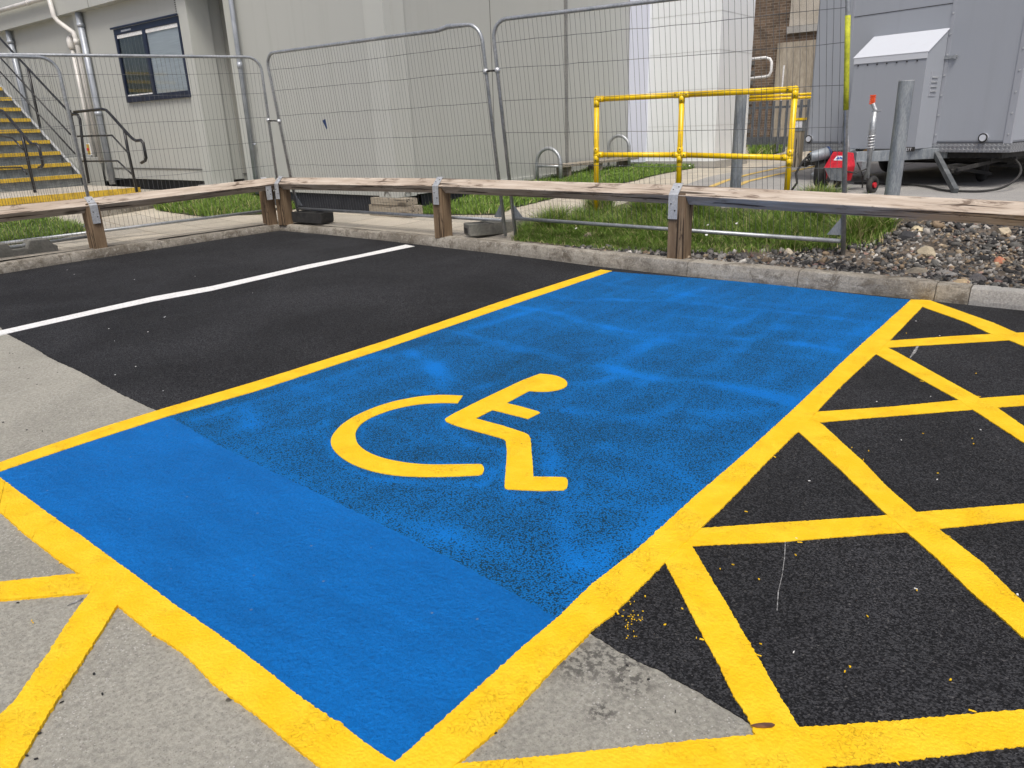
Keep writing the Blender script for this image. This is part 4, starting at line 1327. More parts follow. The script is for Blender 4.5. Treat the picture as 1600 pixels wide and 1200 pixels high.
# bent white pipe rail and rod on the far wall
dz_ = vplane(1178, 92, 'Y', 20.0)
pp = [vplane(1150, 95, 'Y', 20), vplane(1196, 90, 'Y', 20), vplane(1203, 92, 'Y', 20), vplane(1205.5, 97, 'Y', 20), vplane(1205, 111, 'Y', 20), vplane(1202, 118, 'Y', 20), vplane(1196, 120, 'Y', 20), vplane(1150, 125, 'Y', 20)]
b = B(); b.tube(pp, .035, 10)
lad = thing('bent_handrail', (pp[0].x, 20, .39), 'white bent tube handrail in front of the brick wall, above the far barrier', 'handrail')
b.build('tube', M['white'], lad, smooth=True)
rp = [vplane(1225, 102, 'Y', 20), vplane(1219, 165, 'Y', 20)]
b = B(); b.tube([rp[0], (rp[1].x, 20, .36)], .02, 8)
tag(b.build('white_rod', M['white']), 'thin upright white rod in front of the stained render', 'rod')

# ------------------------------------------------------------------ palisade fence
pal = thing('palisade_fence', (-9.5, 19, .39), 'dark grey steel palisade fence at the foot of the brick building', 'fence')
for i in range(30):
    x = -10.9 + i * .165
    b = B()
    h = 1.62
    pr = [(-.034, 0), (-.02, .016), (0, .006), (.02, .016), (.034, 0), (.02, .010), (0, 0), (-.02, .010)]
    b.prism(pr, Vector((x, 19.0, .45)), (1, 0, 0), (0, -1, 0), (0, 0, 1), h - .45)
    b.build('pale', M['palisade'], pal)
b = B(); b.span(-11.2, -6.0, 19.02, 19.06, .62, .80); b.span(-11.2, -6.0, 19.02, 19.06, 1.45, 1.50); b.build_each('rail', M['palisade'], pal)
# ------------------------------------------------------------------ far yellow barrier + timber post
fb = thing('yellow_barrier', (-5.2, 15.6, .39), 'distant double railed yellow barrier between the white block and the trailer', 'barrier')
z1 = vplane(1180, 151, 'Y', 15.6).z; xa = vplane(1160, 151, 'Y', 15.6).x; xb = vplane(1275, 151, 'Y', 15.6).x
b = B(); b.tube([(xa, 15.6, z1 + .0), (xb, 15.6, z1 + .0)], .026, 10); b.build('rail', M['rail_yellow'], fb, smooth=True)
b = B(); b.tube([(xa, 15.6, z1 - .06), (xb, 15.6, z1 - .06)], .026, 10); b.build('rail', M['rail_yellow'], fb, smooth=True)
b = B(); b.tube([(xa + .1, 15.6, .35), (xa + .1, 15.6, z1)], .026, 10); b.build('post', M['rail_yellow'], fb, smooth=True)
b = B(); b.tube([(xb, 15.6, .35), (xb, 15.6, z1)], .026, 10); b.build('post', M['rail_yellow'], fb, smooth=True)
wp = gnd(1242, 262)
tp_ = thing('timber_post', wp, 'square timber post with a yellow top beside the trailer', 'post')
b = B(); b.span(wp.x - .085, wp.x + .085, wp.y - .08, wp.y + .09, wp.z, wp.z + .62); b.build('shaft', M['sleeper'], tp_, frame=Matrix(((0, 0, 1), (0, 1, 0), (-1, 0, 0))))
b = B(); b.span(wp.x - .09, wp.x + .09, wp.y - .085, wp.y + .095, wp.z + .622, wp.z + .80); b.build('sleeve', M['galv_dull'], tp_)
b = B(); b.span(wp.x - .1, wp.x + .1, wp.y - .095, wp.y + .105, wp.z + .80, wp.z + .84); b.build('cap', M['rail_yellow'], tp_)
b = B(); b.span(wp.x - .05, wp.x + .09, wp.y - .092, wp.y - .086, wp.z + .68, wp.z + .78); b.build('sticker', M['label_white'], tp_)
b = B()
for i in range(14):
    a = random.uniform(0, .8); x = wp.x + .1 + a; y = wp.y + .15 + random.uniform(-.1, .15)
    b.box((x, y, wp.z + .05 + random.uniform(0, .04)), (.16, .09, .07), Matrix.Rotation(random.uniform(0, 3), 3, 'Z') @ Matrix.Rotation(random.uniform(-.4, .4), 3, 'X'))
tag(b.build('rubble', M['chassis']), 'low heap of dark rubble at the foot of the timber post', kind='stuff')

# ------------------------------------------------------------------ bike hoops, bench, bollards, handrail
def hoop(xc, yc, wid, h, label, bar=True):
    z0 = float(tz(xc, yc)) - .03
    root = thing('bike_hoop', (xc, yc, z0), label, 'bike hoop', 'grey cycle hoops on the lawn')
    r = wid / 2
    pts = [(xc - r, yc, z0)] + [(xc - r * math.cos(t), yc, z0 + h - r + r * math.sin(t)) for t in [math.pi * i / 14 for i in range(15)]] + [(xc + r, yc, z0)]
    b = B(); b.tube(pts, .030, 12); b.build('hoop', M['galv'], root, smooth=True)
    if bar:
        b = B(); b.tube([(xc - r, yc, z0 + h * .53), (xc + r, yc, z0 + h * .53)], .02, 10); b.build('crossbar', M['galv'], root, smooth=True)
hoop(-7.50, 10.45, .48, .60, 'nearer grey steel cycle hoop with a crossbar, left of the yellow handrail')
hoop(-7.62, 12.9, .46, .66, 'farther grey steel cycle hoop, seen through the yellow handrail', bar=False)
bench = thing('low_bench', (-7.6, 11.8, .36), 'long low grey plank bench along the cabin wall', 'bench')
b = B(); b.span(-7.74, -7.58, 10.7, 13.3, .575, .615); b.build('plank', M['sleeper'], bench)
b = B(); b.span(-7.56, -7.40, 10.7, 13.3, .575, .615); b.build('plank', M['sleeper'], bench)
for y in (11.0, 12.0, 13.0):
    b = B(); b.span(-7.70, -7.44, y - .04, y + .04, .33, .573); b.build('leg', M['sleeper'], bench)

def bollard(base, h, r, label, lean=(0, 0)):
    base = Vector(base)
    root = thing('steel_post', base, label, 'post', 'galvanised round posts')
    top = base + Vector((lean[0], lean[1], h))
    b = B(); b.tube([base - Vector((0, 0, .05)), top], r, 24, caps=False); b.build('tube', M['galv_dull'], root, smooth=True)
    b = B(); b.tube([top - Vector((0, 0, .004)), top + Vector((0, 0, .003))], r * 1.01, 24); b.build('cap', M['galv_pale'], root)
    b = B(); rg = random.Random(int(base.x * 100))
    vs = []
    k = 14
    for i in range(k):
        a = 2 * math.pi * i / k; q = r + .09 + rg.uniform(-.03, .05)
        vs.append((base.x + q * math.cos(a), base.y + q * math.sin(a), base.z - .02))
    for i in range(k):
        a = 2 * math.pi * i / k; q = r + .03 + rg.uniform(-.01, .02)
        vs.append((base.x + q * math.cos(a), base.y + q * math.sin(a), base.z + .045 + rg.uniform(-.01, .01)))
    vs.append((base.x, base.y, base.z + .05))
    b.add(vs, [(i, (i + 1) % k, k + (i + 1) % k, k + i) for i in range(k)] + [(k + i, k + (i + 1) % k, 2 * k) for i in range(k)])
    b.build('footing', M['kerb_new'], root)
b1 = gnd(1147, 326); b2_ = gnd(1389, 340)
bollard(b1, 1.10, .055, 'round grey steel post standing inside the yellow handrail')
bollard(b2_, 1.13, .062, 'round grey steel post in front of the trailer drawbar')
print('bollards', b1, b2_)

hr = thing('yellow_handrail', (-4.4, 7.0, .4), 'bright yellow tubular handrail with three posts behind the mesh fence', 'handrail')
hp = [Vector((-4.44, 7.06, 0)), Vector((-3.58, 7.27, 0)), Vector((-2.52, 7.42, 0))]
hz = [.36, .40, .40]; zt = [1.497, 1.501, 1.498]; zm = [.945, .932, .895]
for p, a, t in zip(hp, hz, zt):
    b = B(); b.tube([(p.x, p.y, a - .04), (p.x, p.y, t)], .0275, 14); b.build('post', M['rail_yellow'], hr, smooth=True)
A = [Vector((p.x, p.y, t)) for p, t in zip(hp, zt)]; Bm = [Vector((p.x, p.y, t)) for p, t in zip(hp, zm)]
b = B(); b.tube([A[0], A[1]], .0275, 14); b.tube([A[1], A[2]], .0275, 14); b.build('top_rail', M['rail_yellow'], hr, smooth=True)
b = B(); b.tube([Bm[0], Bm[1]], .0265, 14); b.tube([Bm[1], Bm[2]], .0265, 14); b.build('mid_rail', M['rail_yellow'], hr, smooth=True)
for i, q in enumerate(A + Bm):
    top_ = i < 3; j = i % 3
    b = B()
    dirs = []
    if j < 2: dirs.append(((A if top_ else Bm)[j + 1] - q).normalized())
    if j > 0: dirs.append(((A if top_ else Bm)[j - 1] - q).normalized())
    dirs.append(Vector((0, 0, -1)))
    if not top_: dirs.append(Vector((0, 0, 1)))
    for d in dirs: b.tube([q, q + d * .075], .031, 14)
    # rounded knuckle
    n1, n2 = 8, 12; vs = []
    for a in range(1, n1):
        for c in range(n2):
            th = math.pi * a / n1; ph = 2 * math.pi * c / n2
            vs.append(q + Vector((math.sin(th) * math.cos(ph), math.sin(th) * math.sin(ph), math.cos(th))) * .0335)
    fs = [((a) * n2 + c, (a) * n2 + (c + 1) % n2, (a + 1) * n2 + (c + 1) % n2, (a + 1) * n2 + c) for a in range(n1 - 2) for c in range(n2)]
    vs += [q + Vector((0, 0, .0335)), q - Vector((0, 0, .0335))]; k0 = (n1 - 1) * n2
    fs += [(k0, (c + 1) % n2, c) for c in range(n2)] + [(k0 + 1, (n1 - 2) * n2 + c, (n1 - 2) * n2 + (c + 1) % n2) for c in range(n2)]
    b.add(vs, fs)
    ft = b.build('fitting', M['rail_yellow'], hr, smooth=True)
    s = B()
    for d in dirs:
        s.disc(q + d * .055 + Vector((0, -.032, 0)) if abs(d.z) < .5 else q + d * .055 + Vector((.01, -.031, 0)), (0, 1, 0), .006, .004, 8)
    s.build_each('grub_screw', M['chassis'], ft)

# ------------------------------------------------------------------ steps, landing, black handrails
st = thing('steel_steps', (-15.5, 5.5, .36), 'grey steel steps with yellow nosings rising to the left cabin', 'steps')
LZ = .46
b = B(); b.span(-15.6, -13.45, 3.6, 6.5, LZ - .12, LZ); b.build('landing', M['slabs_plain'] if 'slabs_plain' in M else M['kerb_new'], st)
b = B(); b.span(-13.45, -13.40, 3.6, 6.5, LZ - .10, LZ + .003); b.build('landing_nosing', M['step_yellow'], st)
sx0, sz0, run, rise = -15.30, LZ, .345, .2075
for i in range(11):
    x = sx0 - i * run; z = sz0 + (i + 1) * rise
    b = B(); b.span(x - run - .02, x, 3.6, 6.36, z - .045, z); t = b.build('tread', M['step_grey'], st)
    b = B(); b.span(x - .012, x + .018, 3.6, 6.358, z - .06, z + .004); b.span(x - .07, x - .0121, 3.6, 6.358, z + .0005, z + .004); b.build('nosing', M['step_yellow'], t)
    b = B(); b.span(x - .03, x - .02, 3.6, 6.36, z - rise - .0, z - .0455); b.build('riser', M['step_grey'], st)
a = Vector((sx0 + .05, 6.40, sz0 - .02)); c = a + Vector((-11 * run, 0, 11 * rise))
b = B(); b.prism([(0, 0), (0, .12), (-11 * run, 11 * rise + .12), (-11 * run, 11 * rise - .16)], a, (1, 0, 0), (0, 0, 1), (0, 1, 0), .012); b.build('stringer', M['step_grey'], st)
b = B(); b.bar(a + Vector((0, -.003, .13)), c + Vector((0, -.003, .13)), .05, .012); b.build('stringer_cap', M['galv_pale'], st)
b = B(); b.span(-15.6, -13.46, 3.65, 6.45, .25, LZ - .121); b.build('base_frame', M['black_board'], st)
# platform block right behind the bottom step
b = B(); b.span(-16.9, -15.5, 6.45, 6.85, .3, .95); b.build('stair_box', M['cream'], st)

def black_rail(root, pts_list, r=.021):
    for nm, pts, rr in pts_list:
        b = B(); b.tube(pts, rr, 12); b.build(nm, M['black_paint'], root, smooth=True)
far = thing('stair_handrail', (-15.3, 6.42, LZ), 'long black handrail sloping up the far side of the steel steps', 'handrail')
Y6 = 6.42
v = lambda x, y: vplane(x, y, 'Y', Y6)
ptA, ptB = v(0, 60), v(103, 170)
dirr = (ptB - ptA).normalized()
black_rail(far, [('top_rail', [ptA - dirr * 2, ptA, ptB, v(113, 180)], .021),
                 ('mid_rail', [v(5, 95) - dirr * 2, v(5, 95), v(110, 210)], .015),
                 ('low_rail', [v(0, 112) - dirr * 2, v(0, 112), v(117, 240)], .015),
                 ('post', [v(44, 108), v(63, 200)], .025),
                 ('post', [v(109, 172), v(131, 288)], .025)])
side = thing('landing_handrail', (-13.6, 6.3, LZ), 'short black handrail with a drooping end at the right of the landing', 'handrail')
v = lambda x, y: vplane(x, y, 'Y', 6.3)
black_rail(side, [('top_rail', [v(116, 175), v(160, 170.5), v(166, 172), v(171, 177), v(204, 214), v(209, 218), v(213, 220), v(220, 219), v(224, 224), v(228, 246), v(227, 251), v(221, 254.5)], .024),
                  ('mid_rail', [v(121, 213), v(175, 211.5), v(201, 240)], .015),
                  ('low_rail', [v(127, 252), v(184, 251.5), v(206, 272)], .015),
                  ('post', [v(194, 203), v(200, 235), v(214, 300)], .024),
                  ('post', [v(113, 178), v(121, 179), v(125, 186), v(130, 235), v(139, 286)], .024)])
nearr = thing('stair_handrail', (-13.7, 4.6, LZ), 'near black handrail with a hooked end, cut off by the left edge', 'handrail')
nb = spot(55, 301, LZ)
v = lambda x, y: vplane(x, y, 'Y', nb.y)
black_rail(nearr, [('top_rail', [v(-40, 160), v(-8, 172), v(4, 173.5), v(9, 178), v(45, 221), v(50, 225), v(57, 225), v(61, 230), v(67, 256), v(65, 261), v(61, 262)], .024),
                   ('mid_rail', [v(-40, 203), v(20, 216), v(36, 234)], .015),
                   ('low_rail', [v(-40, 262), v(34, 262), v(42, 272)], .015),
                   ('post', [v(35, 212), v(40, 235), v(55, 301)], .026)])
# kerb edging of the left path
e1, e2 = gnd(150, 340), gnd(237, 325)
b = B(); b.bar(e1 + Vector((0, 0, .03)), e2 + Vector((0, 0, .03)), .10, .10)
tag(b.build('edging_stone', M['kerb']), 'low concrete edging block between the grass and the steps', 'edging')

# ------------------------------------------------------------------ trailer
TO = Vector((-3.55, 11.06, .40)); TR = math.atan2(-.278, .9606)
tr = thing('box_trailer', TO, 'tall grey panelled box trailer with a sloping locker on its front', 'trailer', rz=TR)
W0 = 2.58
def rp_(o): return o
b = B(); b.span(0, W0, 0, 5.5, .50, 3.4); body_ = b.build('body', M['trailer'], tr, bevel=.03)
b = B()
b.span(1.735, 1.775, -.006, 0, .5, 3.4); b.span(.50, .53, -.006, 0, .5, 3.4)
b.span(W0 - .07, W0 + .004, -.008, .05, .5, 3.4)
b.build_each('joint_strip', M['trailer_trim'], tr)
b = B(); b.span(.53, 1.735, -.004, 0, 2.02, 2.026); b.build_each('panel_seam', M['chassis'], tr)
b = B()
z = .6
while z < 3.2:
    for x in (1.755, W0 - .03): b.disc((x, -.010, z), (0, 1, 0), .011, .008, 8)
    z += .22
b.build_each('rivet', M['galv_pale'], tr)
b = B(); b.prism([(0, .45), (-.40, .45), (-.40, 1.50), (0, 1.75)], (.84, 0, 0), (0, 1, 0), (0, 0, 1), (1, 0, 0), .89); lk = b.build('locker', M['trailer'], tr, bevel=.004)
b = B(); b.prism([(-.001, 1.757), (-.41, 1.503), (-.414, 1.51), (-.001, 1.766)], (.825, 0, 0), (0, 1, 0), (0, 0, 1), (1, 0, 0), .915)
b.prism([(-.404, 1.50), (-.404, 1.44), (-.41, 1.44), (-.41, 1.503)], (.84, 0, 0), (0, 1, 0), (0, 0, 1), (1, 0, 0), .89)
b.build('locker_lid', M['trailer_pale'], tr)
b = B()
for i in range(7): b.disc((.90 + i * .12, -.407, 1.42), (0, 1, 0), .008, .01, 8)
b.build_each('rivet', M['chassis'], tr)
b = B(); b.span(1.73, 1.736, -.27, -.10, 1.03, 1.30); vp = b.build('vent', M['trailer_trim'], tr)
b = B()
for i in range(4): b.span(1.733, 1.747, -.25, -.12, 1.08 + i * .05, 1.094 + i * .05)
b.build_each('louvre', M['galv_pale'], tr)
b = B(); b.span(1.66, 1.86, -.022, -.007, 1.435, 1.465); b.disc((1.86, -.03, 1.45), (0, 1, 0), .022, .03, 10); b.disc((1.71, -.03, 1.45), (0, 1, 0), .02, .03, 10); b.build('latch', M['galv'], tr)
for x in (.06, 2.30):
    b = B(); b.tube([(x, 0, .56), (x, -.035, .56)], .052, 20); lp = b.build('marker_lamp', M['trailer_trim'], tr)
    b = B(); b.torus((x, -.035, .56), (0, 1, 0), .045, .007); b.build('lamp_ring', M['chassis'], tr)
    b = B(); b.disc((x, -.039, .56), (0, 1, 0), .036, .01, 18); b.build('lens', M['trailer_pale'], tr)
b = B(); b.span(-.01, W0 + .012, -.014, .0, .40, .50); b.span(W0 + .003, W0 + .012, .001, 5.5, .40, .50); b.span(-.012, -.003, .001, 5.5, .40, .50)
b.build('treadplate_skirt', M['treadplate'], tr)
b = B(); b.span(W0 + .002, W0 + .008, 1.0, 2.6, .5, .95); b.build('wheel_arch', M['chassis'], tr)
b = B()  # underframe, with extra low boxes added to deepen shade below the trailer
b.span(.1, W0 - .1, .1, 5.4, .33, .44)
b.span(.5, 2.1, 1.2, 3.0, .20, .329); b.span(.06, .10, .5, 4.8, .24, .40); b.span(2.46, 2.50, 2.6, 4.8, .24, .40)
b.bar((.3, .2, .33), (.3, 5, .33), .06, .1); b.bar((2.3, .2, .33), (2.3, 5, .33), .06, .1)
b.bar((.1, 1.75, .30), (2.5, 1.75, .30), .08, .08); b.bar((.1, .45, .30), (2.5, .45, .30), .05, .06)
b.bar((.8, .3, .34), (2.2, 1.5, .16), .05, .05); b.bar((2.2, .3, .34), (1.2, 1.4, .18), .05, .05)
b.build('chassis', M['chassis'], tr)
# A-frame drawbar
b = B(); b.bar((1.34, -1.0, .385), (1.86, .15, .385), .07, .12); b.build('drawbar', M['galv_dull'], tr, bevel=.005)
b = B(); b.bar((1.22, -1.0, .385), (.70, .15, .385), .07, .12); b.build('drawbar', M['galv_dull'], tr, bevel=.005)
b = B(); b.box((1.29, -1.08, .30), (.14, .34, .10)); b.box((1.37, -.96, .28), (.16, .10, .12)); b.build('coupling', M['galv'], tr, bevel=.006)
# red cover with label
R_ = [(-.10, 0), (.10, 0), (.14, .04), (.135, .07), (.09, .19), (-.08, .20), (-.155, .05)]
b = B()
base = [(-.13, 0, 0), (.15, 0, 0), (.15, .24, 0), (-.13, .24, 0)]
bm_ = [(1.17, -1.34, .285), (1.43, -1.34, .285), (1.47, -1.18, .30), (1.17, -1.14, .30), (1.22, -1.26, .455), (1.40, -1.26, .455), (1.42, -1.16, .44), (1.22, -1.12, .45), (1.245, -1.30, .14), (1.40, -1.30, .13), (1.43, -1.17, .13), (1.245, -1.14, .15)]
b.add(bm_, [(4, 5, 6, 7), (0, 1, 5, 4), (1, 2, 6, 5), (2, 3, 7, 6), (3, 0, 4, 7), (1, 9, 10, 2), (2, 10, 11, 3), (3, 11, 8, 0), (8, 11, 10, 9)])
b.build('coupling_cover', M['red'], tr, bevel=.006)
b = B(); b.add([bm_[0], bm_[8], bm_[9], bm_[1]], [(0, 1, 2, 3)]); b.build('cover_underside', M['galv_dull'], tr)
fu = Vector((1, 0, 0)); fv = (Vector((0, .08, .17))).normalized(); fn = fu.cross(fv)
so = Vector((1.265, -1.302, .362)) - Vector((0, .004, -.001))
b = B(); b.prism([(0, 0), (.15, 0), (.125, .055), (.022, .055)], so, fu, fv, -fn, .002); b.build('label_plate', M['label_white'], tr)
b = B()
so2 = so - fn * -.0025 if fn.y > 0 else so + fn * .0025
so2 = so + Vector((0, -.0035, .001))
b.prism([(.025, .014), (.05, .045), (.075, .014)], so2, fu, fv, -fn, .001); b.prism([(.065, .03), (.078, .045), (.118, .014), (.09, .014)], so2, fu, fv, -fn, .001)
b.build('logo', M['label_blue'], tr)
# jockey wheel assembly
jx, jy = 1.44, -.86
b = B(); b.tube([(jx, jy, .12), (jx, jy, .60), (jx, jy, .62), (jx, jy, .88)], [.030, .030, .036, .036], 14); jk = b.build('jockey_tube', M['galv'], tr, smooth=True)
b = B()
hel = [(jx + .038 * math.cos(t * .9), jy + .038 * math.sin(t * .9), .46 + .18 * i / 60) for i, t in enumerate([i * .65 for i in range(61)])]
b.tube(hel, .007, 6); b.build('spring', M['galv_pale'], tr)
b = B(); b.tube([(jx, jy, .86), (jx + .01, jy, .90), (jx - .03, jy, .97)], .024, 10); b.tube([(jx - .03, jy, .885), (jx + .08, jy, .89)], .007, 8); b.build('crank', M['galv'], tr)
b = B()
for i in range(5): b.span(jx - .068, jx - .012, jy - .018, jy + .018, .965 + i * .021, .982 + i * .021)
b.span(jx - .054, jx - .022, jy - .014, jy + .014, .962, 1.066)
b.build('grip', M['orange'], tr, bevel=.003)
b = B(); b.torus((jx + .24, jy - .28, .09), (1, 0, .0), .07, .032); b.build('jockey_tyre', M['rubber'], tr, smooth=True)
b = B(); b.disc((jx + .24, jy - .28, .09), (1, 0, 0), .030, .075); b.build('jockey_hub', M['red'], tr)
b = B(); b.tube([(jx, jy, .14), (jx + .05, jy - .05, .12), (jx + .24, jy - .28, .09)], .012, 8)
b.span(1.24, 1.30, -1.22, -1.16, .05, .27); b.tube([(1.44, -1.1, .33), (1.5, -1.05, .18), (1.48, -1.0, .04)], .008, 8)
b.tube([(1.36, -1.3, .30), (1.42, -1.28, .24), (1.50, -1.2, .22), (1.56, -1.1, .26)], .010, 8); b.build('linkage', M['chassis'], tr)
# handbrake lever
b = B(); b.tube([(1.25, -.98, .42), (1.20, -.98, .62), (1.16, -.98, .72)], .018, 10); b.build('brake_lever', M['galv_pale'], tr, smooth=True)
b = B(); b.torus((1.36, -.80, .40), (.3, 1, 0), .05, .016, 20, 8); b.build('strap', M['tan'], tr, smooth=True)
b = B(); b.torus((1.02, -1.12, .215), (.9, .35, 0), .145, .07); b.build('spare_tyre', M['rubber'], tr, smooth=True)
b = B(); b.disc((1.02, -1.12, .215), (.9, .35, 0), .10, .09); b.build('spare_hub', M['red'], tr)
# stabilisers
b = B(); b.bar((1.76, .02, .40), (2.42, -.74, .02), .05, .07); b.build('stabiliser_leg', M['leg_grey'], tr)
b = B(); b.bar((2.10, -.25, .24), (2.05, .9, .10), .035, .04); b.bar((1.55, .5, .30), (2.15, -.30, .20), .03, .035); b.bar((2.35, .9, .38), (1.9, .25, .14), .04, .05); b.bar((2.2, -.32, .22), (2.45, .9, .36), .03, .04); b.build('stabiliser_strut', M['chassis'], tr)
b = B(); b.bar((.55, -.0, .38), (.35, -.3, .10), .05, .05); b.build('stabiliser_leg', M['galv_dull'], tr)
for x in (.14, 2.44):
    b = B(); b.torus((x, 2.0, .27), (1, 0, 0), .19, .085); wt = b.build('tyre', M['rubber'], tr, smooth=True)
    b = B(); b.disc((x, 2.0, .27), (1, 0, 0), .14, .14); b.build('wheel_rim', M['galv_dull'], tr)
b = B(); b.torus((1.95, .9, .15), (1, .2, 0), .10, .05); b.build('rear_jockey_tyre', M['rubber'], tr, smooth=True)
b = B(); b.span(.52, 1.735, -.03, -.008, .42, .448); b.build('locker_ledge', M['galv_pale'], tr)
# the partly legible badge strip under the locker
b = B(); b.span(1.47, 1.73, -.415, -.402, .425, .475); b.build('badge_strip', M['chassis'], tr)
b = B()
x0_ = 1.478
def gl(segs):
    for (ax, az, bx_, bz) in segs: b.bar((ax, -.4175, az), (bx_, -.4175, bz), .003, .007, up=(0, 1, 0))
zb, zt_ = .434, .466
b.span(1.476, 1.512, -.4185, -.4155, zb, zt_)
gl([(1.575, zb, 1.583, zt_ - .012), (1.583, zt_ - .012, 1.592, zb)])
gl([(1.604, zb, 1.616, zt_), (1.616, zt_, 1.628, zb), (1.608, zb + .01, 1.624, zb + .01)])
gl([(1.640, zb, 1.640, zt_), (1.662, zb, 1.662, zt_), (1.640, zb + .004, 1.662, zb + .004), (1.640, zt_ - .004, 1.662, zt_ - .004)])
gl([(1.672, zt_ - .004, 1.702, zt_ - .004), (1.687, zb, 1.687, zt_)])
b.build('badge_lettering', M['label_white'], tr)

# power cable with a big plug
def tw(x, y, z):
    c_, s_ = math.cos(TR), math.sin(TR)
    return Vector((TO.x + c_ * x - s_ * y, TO.y + s_ * x + c_ * y, TO.z + z))
cb = thing('power_cable', tw(1.1, -1.35, 0), 'black power cable with a fat grey and blue plug beside the red coupling cover', 'cable')
pa, pb_ = tw(1.02, -1.42, .40), tw(1.13, -1.22, .44)
dd = (pb_ - pa).normalized()
b = B(); b.tube([pa, pa + dd * .03, pa + dd * .10, pb_], [.048, .058, .064, .07], 18); b.build('plug', M['galv_dull'], cb, smooth=True)
b = B(); b.torus(pb_, dd, .062, .016); b.build('plug_collar', M['navy'], cb, smooth=True)
b = B(); b.torus(pa, dd, .038, .009); b.build('gland', M['chassis'], cb, smooth=True)
b = B(); b.tube([pa + dd * .02, pa - dd * .03 + Vector((0, 0, .005)), pa - dd * .08 + Vector((-.01, 0, -.05)), pa - dd * .12 + Vector((-.03, 0, -.16)), pa + Vector((-.09, -.08, -.29)), pa + Vector((-.14, -.12, -.385))], .014, 10); b.build('flex', M['rubber'], cb, smooth=True)
gc = thing('trailer_hose', tw(2.6, -.3, 0), 'black hose looped from under the trailer down to the yard', 'hose')
b = B()
hp_ = [tw(2.25, .5, .36), tw(2.55, .3, .30), tw(2.72, .05, .18), tw(2.72, -.25, .06), tw(2.62, -.5, .02), tw(2.4, -.66, .02), tw(2.2, -.6, .02), tw(1.9, -.3, .02), tw(1.5, -.1, .02), tw(.9, -.2, .02)]
hs = [Vector((*q, 0)) if len(q) == 2 else q for q in hp_]
def smooth_path(P_, k=6):
    out = []
    n = len(P_)
    for i in range(n - 1):
        p0_, p1_, p2_, p3_ = P_[max(i - 1, 0)], P_[i], P_[i + 1], P_[min(i + 2, n - 1)]
        for j in range(k):
            t = j / k
            out.append(.5 * ((2 * p1_) + (p2_ - p0_) * t + (2 * p0_ - 5 * p1_ + 4 * p2_ - p3_) * t * t + (3 * p1_ - p0_ - 3 * p2_ + p3_) * t ** 3))
    return out + [P_[-1]]
b.tube(smooth_path(hp_), .013, 8); b.build('hose', M['rubber'], gc, smooth=True)

# ------------------------------------------------------------------ grass
def to_mesh(name, V_, F_, tone, mat, kind='stuff', smooth=False):
    me = bpy.data.meshes.new(name)
    me.vertices.add(len(V_)); me.vertices.foreach_set('co', V_.astype(np.float32).ravel())
    k = F_.shape[1]
    me.loops.add(F_.size); me.loops.foreach_set('vertex_index', F_.astype(np.int32).ravel())
    me.polygons.add(len(F_)); me.polygons.foreach_set('loop_start', np.arange(0, F_.size, k, dtype=np.int32)); me.polygons.foreach_set('loop_total', np.full(len(F_), k, np.int32))
    me.update(calc_edges=True)
    at = me.attributes.new('tone', 'FLOAT_COLOR', 'POINT')
    at.data.foreach_set('color', np.hstack([tone, np.ones((len(tone), 1))]).astype(np.float32).ravel())
    me.materials.append(mat)
    o = bpy.data.objects.new(name, me); COL.objects.link(o)
    o['kind'] = kind
    return o

